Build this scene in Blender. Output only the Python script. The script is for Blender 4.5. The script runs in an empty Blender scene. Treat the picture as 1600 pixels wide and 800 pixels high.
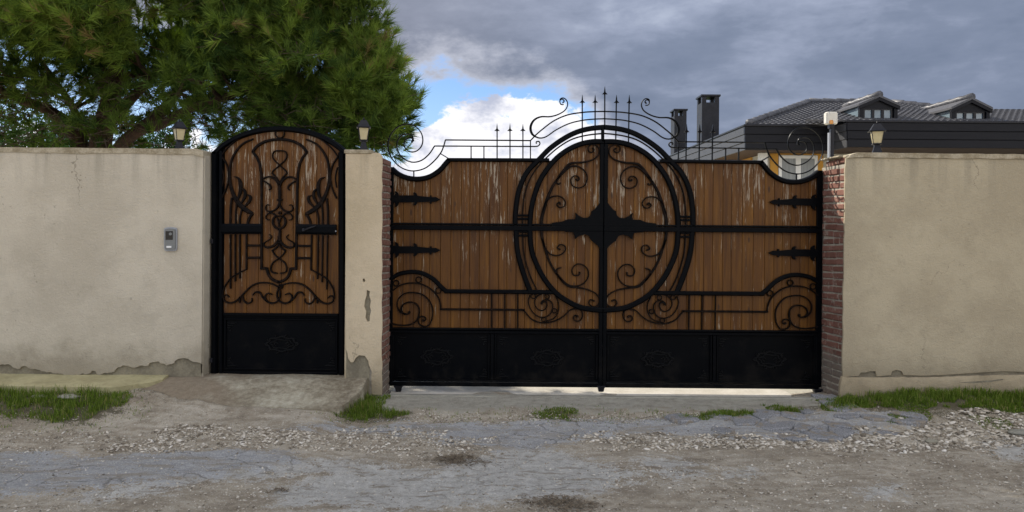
import bpy, bmesh, math, random
import numpy as np
from mathutils import Vector, Matrix, noise
from mathutils.geometry import tessellate_polygon
random.seed(7); rng = np.random.default_rng(7)
scene = bpy.context.scene
C = scene.collection
# ------------------------------------------------------------------ camera
F, CX, HY, H, TH = 1155.0, 800.0, 345.0, 1.63, 0.0079   # focal length in photo pixels, optical axis, eye height, roll
cam_d = bpy.data.cameras.new('camera'); cam = bpy.data.objects.new('camera', cam_d); C.objects.link(cam)
cam_d.sensor_width = 36; cam_d.lens = F / 1600 * 36; cam_d.clip_start = .05; cam_d.clip_end = 2000
cam_d.shift_y = -(400 - HY) / 1600
ct, st = math.cos(TH), math.sin(TH)
cam.matrix_world = Matrix(((ct, -st, 0, 0), (0, 0, -1, 0), (st, ct, 0, H), (0, 0, 0, 1)))
scene.camera = cam
scene.render.resolution_x = 1024; scene.render.resolution_y = 512
scene.view_settings.view_transform = 'Standard'; scene.view_settings.look = 'None'
scene.view_settings.exposure = EXPOSURE = 0.34; scene.view_settings.gamma = 1
# ------------------------------------------------------------------ sun
SUN = Vector((-1.0, 1.0, 1.04)).normalized()
sun_d = bpy.data.lights.new('sun', 'SUN'); sun_d.energy = 4.8; sun_d.angle = math.radians(.6); sun_d.color = (1, .93, .82)
sun = bpy.data.objects.new('sun', sun_d); C.objects.link(sun)
sun.rotation_euler = SUN.to_track_quat('Z', 'Y').to_euler(); sun.location = (-20, 20, 20)

# ------------------------------------------------------------------ node helpers
class NT:
    def __init__(s, tree): s.t = tree; s.t.nodes.clear()
    def n(s, typ, ins=None, **kw):
        nd = s.t.nodes.new(typ)
        for k, v in kw.items(): setattr(nd, k, v)
        for k, v in (ins or {}).items(): s.set(nd.inputs[k], v)
        return nd
    def set(s, sock, v):
        if hasattr(v, 'is_output') or isinstance(v, bpy.types.NodeSocket): s.t.links.new(v, sock)
        else:
            if isinstance(v, tuple) and len(v) == 3 and sock.type == 'RGBA': v = v + (1,)
            sock.default_value = v
    def math(s, op, a, b=0.0, c=0.0, clamp=False):
        nd = s.n('ShaderNodeMath', operation=op, use_clamp=clamp)
        s.set(nd.inputs[0], a); s.set(nd.inputs[1], b); s.set(nd.inputs[2], c); return nd.outputs[0]
    def vmath(s, op, a, b=(0, 0, 0)):
        nd = s.n('ShaderNodeVectorMath', operation=op); s.set(nd.inputs[0], a); s.set(nd.inputs[1], b); return nd.outputs[0]
    def noise(s, vec, scale, detail=4, rough=.55, dist=0.0, out='Fac'):
        return s.n('ShaderNodeTexNoise', {'Vector': vec, 'Scale': scale, 'Detail': detail, 'Roughness': rough, 'Distortion': dist}).outputs[out]
    def rng(s, v, a, b, c=0.0, d=1.0, smooth=True):
        nd = s.n('ShaderNodeMapRange', {'Value': v, 'From Min': a, 'From Max': b, 'To Min': c, 'To Max': d})
        if smooth: nd.interpolation_type = 'SMOOTHSTEP'
        return nd.outputs[0]
    def mix(s, f, a, b, mode='MIX'):
        nd = s.n('ShaderNodeMix', data_type='RGBA', blend_type=mode)
        s.set(nd.inputs[0], f); s.set(nd.inputs[6], a); s.set(nd.inputs[7], b); return nd.outputs[2]
    def ramp(s, f, stops):
        nd = s.n('ShaderNodeValToRGB', {'Fac': f}); e = nd.color_ramp.elements
        while len(e) < len(stops): e.new(.5)
        for i, (p, c) in enumerate(stops): e[i].position = p; e[i].color = c + (1,)
        return nd.outputs[0]
    def attr(s, name): return s.n('ShaderNodeAttribute', attribute_name=name)
    def bump(s, h, strength, dist=.01): return s.n('ShaderNodeBump', {'Height': h, 'Strength': strength, 'Distance': dist}).outputs[0]
    def co(s, which='Object'): return s.n('ShaderNodeTexCoord').outputs[which]
    def map(s, v, scale=(1, 1, 1), loc=(0, 0, 0)):
        return s.n('ShaderNodeMapping', {'Vector': v, 'Scale': scale, 'Location': loc}).outputs[0]
    def pos(s): return s.n('ShaderNodeNewGeometry').outputs['Position']
    def bsdf(s, col, rough=.7, normal=None, metal=0.0, spec=.5, trans=0.0, **kw):
        nd = s.n('ShaderNodeBsdfPrincipled', {'Base Color': col, 'Roughness': rough, 'Metallic': metal, 'Specular IOR Level': spec, 'Transmission Weight': trans})
        for k, v in kw.items(): s.set(nd.inputs[k.replace('_', ' ')], v)
        if normal is not None: s.set(nd.inputs['Normal'], normal)
        return nd.outputs[0]
    def out(s, sh): s.t.links.new(sh, s.n('ShaderNodeOutputMaterial').inputs['Surface'])
def material(name):
    m = bpy.data.materials.new(name); m.use_nodes = True; return m, NT(m.node_tree)

# ------------------------------------------------------------------ world: Nishita sky under broken cloud
world = bpy.data.worlds.new('World'); scene.world = world; world.use_nodes = True
w = NT(world.node_tree)
sky = w.n('ShaderNodeTexSky', sky_type='NISHITA'); sky.sun_disc = False
sky.sun_elevation = math.asin(SUN.z); sky.sun_rotation = math.atan2(SUN.x, SUN.y)
sky.air_density = 1.0; sky.dust_density = .6; sky.ozone_density = 2.0
d = w.co('Generated')
sep = w.n('ShaderNodeSeparateXYZ', {0: d})
az = w.math('MULTIPLY', w.math('ARCTAN2', sep.outputs[0], sep.outputs[1]), 180 / math.pi)
el = w.math('MULTIPLY', w.math('ARCSINE', sep.outputs[2]), 180 / math.pi)
dn = w.map(d, (1, 1, 2.2))
n_big = w.noise(dn, 2.6, 5, .55); n_mid = w.noise(w.map(d, (1, 1, 2.0), (3, 1, 0)), 7, 7, .6); n_puff = w.noise(w.map(d, (1, 1, 1.5), (7, 2, 5)), 15, 8, .6, .15)
# grey deck: its lower edge hangs above the horizon to the left, reaches the horizon to the right
edge = w.math('ADD', w.rng(az, 1, 17, 10.6, -2.0), w.math('MULTIPLY', w.rng(az, -26, -8, 2.5, 0), 1.0))
edge_n = w.math('ADD', edge, w.math('MULTIPLY', w.math('SUBTRACT', n_mid, .5), 11.0))
edge_n = w.math('ADD', edge_n, w.math('MULTIPLY', w.math('SUBTRACT', n_puff, .5), 4.0))
deck = w.rng(w.math('SUBTRACT', el, edge_n), -.5, 1.3)
back = w.rng(w.math('ABSOLUTE', az), 70, 120)                      # the rest of the sky is more broken and brighter
deckmask = w.math('MULTIPLY', deck, w.math('SUBTRACT', 1.0, w.math('MULTIPLY', back, w.rng(n_big, .56, .40))))
streak = w.noise(w.map(d, (1.0, 1.0, 3.2), (1, 0, 2)), 9, 6, .6, .3)
dk = w.ramp(w.math('ADD', w.math('MULTIPLY', n_big, .45), w.math('ADD', w.math('MULTIPLY', streak, .25), w.math('MULTIPLY', n_mid, .30))),
            [(.34, (.125, .160, .235)), (.48, (.185, .222, .31)), (.56, (.27, .31, .415)), (.68, (.46, .51, .62))])
warm = w.rng(az, 12, -12)
dk = w.mix(w.math('MULTIPLY', warm, .65), dk, w.mix(n_mid, (.165, .178, .225), (.265, .275, .335)))
rim = w.rng(w.math('SUBTRACT', el, edge_n), 3.2, .2)
dk = w.mix(w.math('MULTIPLY', rim, .55), dk, (.62, .63, .70))
dk = w.mix(w.math('MULTIPLY', back, .85), dk, w.mix(n_mid, (.85, .87, .92), (2.3, 2.12, 1.88)))
# bright cumulus below the deck
cum_h = w.math('ADD', w.rng(az, -9.5, -4.5, 5.2, 9.2), w.math('MULTIPLY', w.math('SUBTRACT', n_puff, .5), 10.0))
cum = w.math('MULTIPLY', w.rng(w.math('SUBTRACT', cum_h, el), -.1, .7), w.rng(w.noise(w.map(d, (1, 1, 1.2), (2.3, .6, 1.7)), 6, 4), .36, .47))
cumc = w.mix(w.rng(w.noise(w.map(d, (1, 1, 1.6), (7, 2, 5.02)), 11, 7, .6), .34, .56), (.42, .45, .56), (.88, .87, .90))
blue = w.mix(1.0, sky.outputs[0], (.09, .098, .112), 'MULTIPLY')
blue = w.mix(.55, blue, w.mix(w.rng(el, 0, 14), (.40, .62, .92), (.16, .36, .78)))
cs = w.mix(cum, blue, cumc)
cs = w.mix(deckmask, cs, dk)
cs = w.mix(w.rng(sep.outputs[2], 0.0, -.02), cs, (.25, .23, .19))
bg = w.n('ShaderNodeBackground', {'Color': w.mix(1.0, cs, (10, 10, 10), 'MULTIPLY'), 'Strength': .1})
w.t.links.new(bg.outputs[0], w.n('ShaderNodeOutputWorld').inputs['Surface'])

# ------------------------------------------------------------------ placing and mesh helpers
def unroll(px, py):
    dx, dy = px - CX, py - HY
    return dx * ct + dy * st, -dx * st + dy * ct
def P(px, py, D):                                                   # photo pixel at distance D -> world point
    u, v = unroll(px, py); return Vector((u * D / F, D, H - v * D / F))
def X(px, D, py=345): return P(px, py, D).x
def Z(py, D, px=800): return P(px, py, D).z
def PG(px, py, z=0.0):                                              # photo pixel on ground of height z
    u, v = unroll(px, py); D = (H - z) * F / v; return Vector((u * D / F, D, z))

def tag(o, label=None, cat=None, group=None, kind=None):
    if label: o['label'] = label
    if cat: o['category'] = cat
    if group: o['group'] = group
    if kind: o['kind'] = kind
    return o
def thing(name, loc, label, cat, group=None, rotz=0):
    o = bpy.data.objects.new(name, None); o.empty_display_size = .2; C.objects.link(o)
    o.location = loc; o.rotation_euler.z = rotz
    return tag(o, label, cat, group)
def origin(p):
    v = Vector((0, 0, 0))
    while p is not None: v = v + Vector(p.location); p = p.parent
    return v
def obj(name, verts, faces, mat, parent=None, label=None, smooth=False, local=False):
    me = bpy.data.meshes.new(name)
    off = Vector((0, 0, 0)) if (parent is None or local) else origin(parent)
    me.from_pydata([(v[0] - off[0], v[1] - off[1], v[2] - off[2]) for v in verts], [], faces)
    if mat: me.materials.append(mat)
    me.update()
    bm = bmesh.new(); bm.from_mesh(me); bmesh.ops.recalc_face_normals(bm, faces=bm.faces); bm.to_mesh(me); bm.free()
    if smooth: me.polygons.foreach_set('use_smooth', [True] * len(me.polygons))
    o = bpy.data.objects.new(name, me); C.objects.link(o); o.parent = parent
    if label: o['label'] = label
    return o
def np_obj(name, V, Fc, mat, parent=None, attrs=None, smooth=False):     # V (n,3), Fc (m,k) arrays
    me = bpy.data.meshes.new(name); V = np.asarray(V, dtype=np.float32).copy(); Fc = np.asarray(Fc, dtype=np.int32)
    if parent is not None: V -= np.array(origin(parent), dtype=np.float32)
    m, k = Fc.shape
    me.vertices.add(len(V)); me.vertices.foreach_set('co', V.ravel())
    me.loops.add(m * k); me.loops.foreach_set('vertex_index', Fc.ravel())
    me.polygons.add(m); me.polygons.foreach_set('loop_start', np.arange(0, m * k, k, dtype=np.int32))
    me.update(calc_edges=True)
    if smooth: me.polygons.foreach_set('use_smooth', np.ones(m, dtype=bool))
    for nm, arr in (attrs or {}).items():
        a = me.attributes.new(nm, 'FLOAT', 'POINT'); a.data.foreach_set('value', np.asarray(arr, dtype=np.float32))
    if mat: me.materials.append(mat)
    o = bpy.data.objects.new(name, me); C.objects.link(o); o.parent = parent
    return o
def merge(parts):
    V, Fs = [], []
    for v, f in parts:
        b = len(V); V += list(v); Fs += [[i + b for i in q] for q in f]
    return V, Fs
def box(x0, x1, y0, y1, z0, z1):
    v = [(x0, y0, z0), (x1, y0, z0), (x1, y1, z0), (x0, y1, z0), (x0, y0, z1), (x1, y0, z1), (x1, y1, z1), (x0, y1, z1)]
    return v, [[0, 3, 2, 1], [4, 5, 6, 7], [0, 1, 5, 4], [1, 2, 6, 5], [2, 3, 7, 6], [3, 0, 4, 7]]
def bbox(x0, x1, y0, y1, z0, z1, b=.003):                           # chamfered box
    bm = bmesh.new(); v, f = box(x0, x1, y0, y1, z0, z1)
    vs = [bm.verts.new(p) for p in v]; [bm.faces.new([vs[i] for i in q]) for q in f]
    bmesh.ops.bevel(bm, geom=list(bm.edges), offset=b, segments=1, affect='EDGES')
    bm.verts.index_update(); r = [tuple(q.co) for q in bm.verts], [[q.index for q in fa.verts] for fa in bm.faces]
    bm.free(); return r
def prism(pts, y0, y1, holes=(), axis='y', inset=0.0):              # polygon in the facing plane pushed through y0..y1
    loops = [list(pts)] + [list(h) for h in holes]
    flat = [p for l in loops for p in l]; n = len(flat)
    tris = tessellate_polygon([[Vector((p[0], p[1], 0)) for p in l] for l in loops])
    mk = {'y': lambda p, y: (p[0], y, p[1]), 'x': lambda p, y: (y, p[0], p[1]), 'z': lambda p, y: (p[0], p[1], y)}[axis]
    V = [mk(p, y0) for p in flat] + [mk(p, y1) for p in flat]
    Fs = [list(t) for t in tris] + [[i + n for i in reversed(t)] for t in tris]
    b = 0
    for l in loops:
        m = len(l)
        for i in range(m): j = (i + 1) % m; Fs.append([b + i, b + j, b + j + n, b + i + n])
        b += m
    return V, Fs
def crom(pts, k=6, closed=False):
    if len(pts) < 3: return list(pts)
    out = []; n = len(pts)
    for i in range(n if closed else n - 1):
        g = (lambda q: pts[q % n]) if closed else (lambda q: pts[max(0, min(n - 1, q))])
        a, b, c, e = g(i - 1), g(i), g(i + 1), g(i + 2)
        for s in range(k):
            t = s / k
            out.append(tuple(.5 * ((2 * b[m]) + (-a[m] + c[m]) * t + (2 * a[m] - 5 * b[m] + 4 * c[m] - e[m]) * t * t + (-a[m] + 3 * b[m] - 3 * c[m] + e[m]) * t ** 3) for m in range(len(b))))
    if not closed: out.append(tuple(pts[-1]))
    return out
def sweep(pts, y0, y1, closed=False):                               # pts (x, z, width): flat iron bar with a rounded front
    n = len(pts); V, Fs = [], []
    for i, (x, z, wd) in enumerate(pts):
        a = pts[(i - 1) % n] if closed else pts[max(0, i - 1)]; b = pts[(i + 1) % n] if closed else pts[min(n - 1, i + 1)]
        def nrm(p, q):
            L = math.hypot(q[0] - p[0], q[1] - p[1]) or 1; return ((q[0] - p[0]) / L, (q[1] - p[1]) / L)
        d1 = nrm(a, (x, z)) if a[:2] != (x, z) else nrm((x, z), b); d2 = nrm((x, z), b) if b[:2] != (x, z) else d1
        tx, tz = d1[0] + d2[0], d1[1] + d2[1]; L = math.hypot(tx, tz) or 1; tx /= L; tz /= L
        k = 1 / max(.55, tx * d1[0] + tz * d1[1]); nx, nz = -tz, tx; h = wd / 2 * k; c = h * .55; yc = y0 + (y1 - y0) * .35
        for hh, yy in ((-h, y1), (-h, yc), (-c, y0), (c, y0), (h, yc), (h, y1)): V.append((x + nx * hh, yy, z + nz * hh))
    for i in range(n if closed else n - 1):
        j = (i + 1) % n
        for q in range(6): r = (q + 1) % 6; Fs.append([i * 6 + q, i * 6 + r, j * 6 + r, j * 6 + q])
    if not closed: Fs += [list(range(6)), [(n - 1) * 6 + q for q in reversed(range(6))]]
    return V, Fs
def tube(pts, rad, sides=6):
    V, Fs = [], []; n = len(pts)
    for i in range(n):
        p = Vector(pts[i]); t = (Vector(pts[min(n - 1, i + 1)]) - Vector(pts[max(0, i - 1)])).normalized()
        a = t.cross(Vector((.3, .9, .2))).normalized(); b = t.cross(a)
        r = rad[i] if isinstance(rad, (list, tuple)) else rad
        for s in range(sides):
            an = 2 * math.pi * s / sides; V.append(p + (a * math.cos(an) + b * math.sin(an)) * r)
    for i in range(n - 1):
        for s in range(sides): r = (s + 1) % sides; Fs.append([i * sides + s, i * sides + r, (i + 1) * sides + r, (i + 1) * sides + s])
    Fs += [list(reversed(range(sides))), [(n - 1) * sides + s for s in range(sides)]]
    return V, Fs
def frustum(cx, cy, levels, n=4, rot=math.pi / 4):                   # stacked square rings: (half width, z)
    V, Fs = [], []
    for hw, z in levels:
        for s in range(n):
            an = rot + 2 * math.pi * s / n; r = hw * math.sqrt(2) if n == 4 else hw
            V.append((cx + r * math.cos(an), cy + r * math.sin(an), z))
    for i in range(len(levels) - 1):
        for s in range(n): r = (s + 1) % n; Fs.append([i * n + s, i * n + r, (i + 1) * n + r, (i + 1) * n + s])
    Fs += [list(reversed(range(n))), [(len(levels) - 1) * n + s for s in range(n)]]
    return V, Fs

# ------------------------------------------------------------------ materials
def plaster_mat(name, c1, c2, stain=.5, floor=.25):
    m, t = material(name); p = t.pos()
    a = t.noise(p, 1.3, 5, .6); b = t.noise(p, 6, 6, .65); c = t.noise(p, 55, 4, .7)
    col = t.mix(t.rng(a, .35, .65), c1, c2)
    col = t.mix(t.math('MULTIPLY', t.rng(b, .5, .72), .28), col, tuple(x * .72 for x in c1))
    col = t.mix(t.math('MULTIPLY', t.rng(c, .5, .8), .35), col, tuple(x * 1.15 for x in c2))
    z = t.n('ShaderNodeSeparateXYZ', {0: p}).outputs[2]
    zz = t.math('ADD', z, t.math('MULTIPLY', t.math('SUBTRACT', b, .5), .5))
    low = t.rng(zz, floor + .38, floor + .02)
    drip = t.noise(t.map(p, (9, 9, .5)), 1.0, 5, .6)
    top = t.math('MULTIPLY', t.rng(z, 1.75, 2.25), t.rng(drip, .46, .66))
    col = t.mix(t.math('MULTIPLY', low, stain), col, (.15, .125, .08))
    col = t.mix(t.math('MULTIPLY', top, .4), col, (.19, .17, .13))
    spots = t.rng(t.noise(t.map(p, (1, 1, 1), (4, 2, 9)), 24, 3, .5), .70, .76)
    col = t.mix(t.math('MULTIPLY', spots, .35), col, (.15, .13, .10))
    ce = t.n('ShaderNodeTexVoronoi', {'Vector': t.vmath('ADD', p, t.vmath('MULTIPLY', t.noise(p, 5, 4, .6, 0, 'Color'), (.35, .35, .35))), 'Scale': 1.15}, feature='DISTANCE_TO_EDGE').outputs['Distance']
    ck = t.math('MULTIPLY', t.rng(ce, .006, .0015), t.rng(t.noise(p, .9, 2), .52, .60))
    col = t.mix(t.math('MULTIPLY', ck, .55), col, (.14, .12, .09))
    h = t.math('ADD', t.math('MULTIPLY', b, 1.6), t.math('ADD', c, t.math('MULTIPLY', t.noise(p, 160, 2), .6)))
    t.out(t.bsdf(col, .93, t.bump(h, .55, .012), spec=.2)); return m
def simple(name, c1, c2, scale=8, rough=.8, bump=.3, bd=.005, metal=0.0, spec=.4, stretch=(1, 1, 1)):
    m, t = material(name); p = t.map(t.pos(), stretch)
    a = t.noise(p, scale, 6, .6); b = t.noise(p, scale * 7, 4, .65)
    col = t.mix(t.rng(t.math('ADD', t.math('MULTIPLY', a, .65), t.math('MULTIPLY', b, .35)), .36, .64), c1, c2)
    t.out(t.bsdf(col, t.rng(a, .3, .7, rough - .07, min(1, rough + .07)), t.bump(t.math('ADD', a, b), bump, bd), metal, spec)); return m
M = {}
M['plaster_l'] = plaster_mat('plaster grey beige', (.48, .428, .335), (.58, .522, .415), .55)
M['plaster_p'] = plaster_mat('plaster warm cream', (.50, .41, .275), (.60, .50, .35), .6, .1)
M['plaster_r'] = plaster_mat('plaster tan', (.385, .328, .228), (.475, .41, .288), .5, .2)
M['cement'] = simple('bare cement render', (.16, .14, .10), (.27, .24, .17), 7, .95, .6, .01)
M['coping'] = simple('weathered coping mortar', (.25, .205, .13), (.47, .41, .30), 9, .95, .7, .01)
M['mortar'] = simple('brick mortar', (.28, .25, .20), (.42, .38, .31), 20, .95, .6, .006)
M['concrete'] = simple('old concrete', (.20, .185, .14), (.36, .335, .26), 3.5, .92, .7, .01)
M['concrete_y'] = simple('mossy concrete footing', (.30, .265, .14), (.43, .385, .22), 4, .95, .5, .01)
M['threshold'] = simple('pale driveway concrete', (.50, .46, .38), (.64, .60, .52), 5, .9, .4, .01)
M['apron'] = simple('grey apron concrete', (.23, .22, .18), (.33, .315, .26), 4.5, .95, .8, .012)
# black gate paint
m, t = material('black gate paint'); p = t.pos(); a = t.noise(p, 7, 5); b = t.noise(p, 60, 4)
zb_ = t.n('ShaderNodeSeparateXYZ', {0: p}).outputs[2]
dust = t.rng(t.math('ADD', t.math('MULTIPLY', a, .6), t.math('MULTIPLY', b, .4)), .52, .68)
t.out(t.bsdf(t.mix(t.math('ADD', t.math('MULTIPLY', dust, .3), t.math('MULTIPLY', t.math('MULTIPLY', t.rng(zb_, .42, .08), t.rng(a, .42, .62)), .5)), (.0012, .0017, .0028), (.014, .012, .010)), t.rng(a, .3, .7, .36, .52), t.bump(b, .12, .003), spec=.07)); M['black'] = m
m, t = material('brown black wrought iron'); p = t.pos(); a = t.noise(p, 30, 5)
t.out(t.bsdf(t.mix(t.rng(a, .45, .7), (.004, .0025, .002), (.016, .008, .005)), .55, t.bump(a, .3, .003), spec=.10)); M['iron'] = m
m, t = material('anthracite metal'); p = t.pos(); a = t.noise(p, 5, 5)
t.out(t.bsdf(t.mix(a, (.040, .041, .046), (.065, .066, .072)), .48, spec=.3)); M['sunlit_fascia'] = m  # paler copy of the fascia boards, sunlight on the side faces put into the colour
m, t = material('pressed panel relief'); t.out(t.bsdf((.0035, .004, .005), .42, spec=.20)); M['relief'] = m
# planks: varnished softwood, peeling in vertical flakes
m, t = material('weathered varnished planks'); oi = t.n('ShaderNodeObjectInfo').outputs['Random']; p = t.pos()
off = t.n('ShaderNodeCombineXYZ', {0: t.math('MULTIPLY', oi, 37.0), 2: t.math('MULTIPLY', oi, 91.0)}).outputs[0]
q = t.vmath('ADD', p, off)
grain = t.noise(t.map(q, (55, 55, 2.2)), 1.0, 6, .62, .4); fib = t.noise(t.map(q, (260, 260, 5)), 1.0, 3, .6)
big = t.noise(t.map(q, (7, 7, 1.1)), 1.0, 4, .6)
base = t.ramp(t.math('ADD', t.math('MULTIPLY', grain, .6), t.math('MULTIPLY', big, .4)), [(.26, (.026, .008, .0008)), (.42, (.080, .029, .0022)), (.57, (.138, .054, .0036)), (.74, (.25, .108, .008))])
base = t.mix(t.math('MULTIPLY', t.rng(oi, .0, 1.0, 0.0, .55), 1.0), base, t.mix(.5, base, (.075, .024, .004)))
base = t.mix(t.math('MULTIPLY', t.rng(fib, .55, .75), .35), base, (.06, .022, .008))
z = t.n('ShaderNodeSeparateXYZ', {0: p}).outputs[2]
flake = t.noise(t.map(q, (58, 58, 4.2)), 1.0, 10, .74, .5)
th = t.math('ADD', t.rng(z, .9, 2.3, .62, .538), t.rng(t.noise(t.map(q, (3, 3, 1.2)), 1.0, 2), .35, .65, .06, -.035))
fm = t.rng(t.math('SUBTRACT', flake, th), 0.0, .03)
base = t.mix(t.math('MULTIPLY', fm, .8), base, t.mix(fib, (.20, .14, .08), (.55, .48, .38)))
kn = t.n('ShaderNodeTexVoronoi', {'Vector': t.map(q, (9, 9, 3.0)), 'Scale': 1.0}).outputs['Distance']
base = t.mix(t.math('MULTIPLY', t.rng(kn, .13, .05), .8), base, (.03, .012, .005))
t.out(t.bsdf(base, t.mix(fm, (.5, .5, .5), (.9, .9, .9)), t.bump(t.math('ADD', grain, t.math('MULTIPLY', fm, .4)), .35, .004), spec=.3)); M['plank'] = m
def brick_mat(name, c1, c2, cem):
    m, t = material(name); oi = t.n('ShaderNodeObjectInfo').outputs['Random']; p = t.pos()
    a = t.noise(p, 22, 5, .65); b = t.noise(p, 90, 4, .7)
    col = t.mix(t.math('ADD', t.math('MULTIPLY', oi, .6), t.math('MULTIPLY', a, .4)), c1, c2)
    col = t.mix(t.rng(t.noise(t.map(p, (1, 1, 1), (oi is None, 3, 5)), 16, 6, .7), .53, .66, 0, .65), col, (.36, .32, .26))
    z = t.n('ShaderNodeSeparateXYZ', {0: p}).outputs[2]
    col = t.mix(t.math('MULTIPLY', t.rng(t.math('ADD', z, t.math('MULTIPLY', t.math('SUBTRACT', a, .5), .25)), cem + .08, cem - .02), .75), col, (.17, .155, .125))
    t.out(t.bsdf(col, .92, t.bump(t.math('ADD', a, b), .7, .006), spec=.2)); return m
M['brick_r'] = brick_mat('old red brick', (.135, .058, .042), (.26, .13, .098), .42)
M['brick_l'] = brick_mat('old brown brick', (.14, .062, .045), (.26, .14, .105), .30)
# tree and grass
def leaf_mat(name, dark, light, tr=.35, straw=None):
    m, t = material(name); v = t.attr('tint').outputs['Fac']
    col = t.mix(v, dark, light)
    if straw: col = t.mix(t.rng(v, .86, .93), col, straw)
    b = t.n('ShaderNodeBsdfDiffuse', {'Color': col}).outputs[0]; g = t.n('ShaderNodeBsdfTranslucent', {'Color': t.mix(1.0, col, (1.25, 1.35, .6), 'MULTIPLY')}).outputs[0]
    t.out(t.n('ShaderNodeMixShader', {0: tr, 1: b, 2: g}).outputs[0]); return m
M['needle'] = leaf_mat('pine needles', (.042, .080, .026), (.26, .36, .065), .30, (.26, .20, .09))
M['leaf'] = leaf_mat('broad leaves', (.02, .045, .022), (.06, .11, .045), .25)
M['grass'] = leaf_mat('grass blades', (.07, .115, .018), (.22, .30, .055), .35, (.36, .30, .14))
M['bark'] = simple('pine bark', (.028, .016, .011), (.085, .048, .030), 9, .95, .9, .02, stretch=(1, 1, .35))
M['twig'] = simple('pine twigs', (.045, .032, .022), (.11, .08, .055), 12, .95, .3)
m, t = material('loose stones'); ri = t.n('ShaderNodeNewGeometry').outputs['Random Per Island']; a = t.noise(t.pos(), 60, 4)
col = t.ramp(ri, [(.0, (.15, .125, .095)), (.2, (.30, .255, .19)), (.45, (.50, .44, .35)), (.75, (.68, .62, .52)), (1, (.85, .80, .71))])
t.out(t.bsdf(t.mix(t.math('MULTIPLY', a, .35), col, (.19, .16, .12)), .9, t.bump(a, .4, .004), spec=.25)); M['stone'] = m
# lamp glass, metal, house materials
m, t = material('cream lamp glass'); a = t.noise(t.pos(), 40, 3)
t.out(t.bsdf(t.mix(a, (.50, .42, .22), (.66, .58, .36)), .25, trans=.12, spec=.5)); M['glass_cream'] = m
m, t = material('opal white lamp shade')
t.out(t.bsdf((.82, .78, .68), .3, trans=.25)); M['opal'] = m
m, t = material('amber bulb'); t.out(t.bsdf((.75, .35, .08), .3)); M['amber'] = m
m, t = material('dark lamp metal'); a = t.noise(t.pos(), 60, 4); t.out(t.bsdf(t.mix(a, (.006, .006, .009), (.02, .02, .025)), .42, spec=.25)); M['lamp_metal'] = m
m, t = material('light grey steel'); t.out(t.bsdf((.33, .34, .36), .45, metal=.3)); M['steel'] = m
m, t = material('brushed intercom metal'); a = t.noise(t.map(t.pos(), (30, 30, 300)), 1.0, 3)
t.out(t.bsdf(t.mix(a, (.16, .165, .16), (.23, .235, .225)), .42, metal=.4)); M['intercom'] = m
m, t = material('dark camera glass'); t.out(t.bsdf((.012, .011, .011), .12)); M['dark_glass'] = m
m, t = material('white plastic'); t.out(t.bsdf((.8, .8, .78), .35)); M['white'] = m
m, t = material('ochre wall paint'); a = t.noise(t.pos(), 9, 5); t.out(t.bsdf(t.mix(a, (.50, .25, .04), (.62, .33, .06)), .85)); M['ochre'] = m
m, t = material('cream wall paint'); a = t.noise(t.pos(), 6, 5); t.out(t.bsdf(t.mix(a, (.42, .41, .35), (.52, .50, .43)), .9)); M['cream'] = m
m, t = material('net curtain'); g = t.noise(t.map(t.pos(), (60, 1, 1)), 1.0, 3)
t.out(t.bsdf(t.mix(g, (.10, .115, .125), (.32, .34, .34)), .25, spec=.6)); M['curtain'] = m
m, t = material('sky lit window glass'); g = t.noise(t.pos(), 3.5, 4)
t.out(t.bsdf(t.mix(g, (.10, .14, .17), (.26, .33, .37)), .08, spec=.8)); M['win'] = m
m, t = material('grey roof tiles'); a = t.noise(t.pos(), 12, 5); b = t.noise(t.pos(), 2, 3)
t.out(t.bsdf(t.mix(t.math('MULTIPLY', a, 1.0), (.045, .046, .052), (.12, .12, .13)), t.rng(b, .3, .7, .5, .65), spec=.3)); M['tile'] = m
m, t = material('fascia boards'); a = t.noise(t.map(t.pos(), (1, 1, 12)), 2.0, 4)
t.out(t.bsdf(t.mix(a, (.007, .0075, .010), (.014, .0145, .019)), .42, spec=.14)); M['fascia'] = m  # darker copy for front faces, their shade is part of the colour
m, t = material('brown soffit'); t.out(t.bsdf((.05, .028, .018), .8)); M['soffit'] = m
m, t = material('broken asphalt'); p = t.pos(); a = t.noise(p, 9, 6, .65); b = t.noise(p, 90, 5, .7)
col = t.mix(t.rng(b, .35, .68), (.15, .152, .158), (.37, .37, .372)); col = t.mix(t.rng(a, .50, .60, 0, .85), col, t.mix(b, (.17, .135, .095), (.36, .31, .24)))
t.out(t.bsdf(col, .95, t.bump(t.math('ADD', a, b), .8, .008), spec=.2)); M['asphalt_piece'] = m

# ------------------------------------------------------------------ ground
def sdf(poly, Xs, Ys):                                              # signed distance, positive inside
    d2 = np.full(Xs.shape, 1e9); ins = np.zeros(Xs.shape, bool); n = len(poly)
    for i in range(n):
        ax, ay = poly[i]; bx, by = poly[(i + 1) % n]; ex, ey = bx - ax, by - ay
        tt = np.clip(((Xs - ax) * ex + (Ys - ay) * ey) / (ex * ex + ey * ey + 1e-12), 0, 1)
        d2 = np.minimum(d2, (Xs - ax - tt * ex) ** 2 + (Ys - ay - tt * ey) ** 2)
        c = ((ay > Ys) != (by > Ys)) & (Xs < (bx - ax) * (Ys - ay) / (by - ay + 1e-12) + ax); ins ^= c
    return np.where(ins, 1, -1) * np.sqrt(d2)
def sm(a, b, v): t = np.clip((v - a) / (b - a), 0, 1); return t * t * (3 - 2 * t)
WY, GY, DY = 6.45, 6.93, 6.61                                        # wall face, driveway gate, entry gate
XL = -2.692; XP0 = X(540, WY); XP1 = X(597, WY); XR0 = X(1320, WY)
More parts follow.
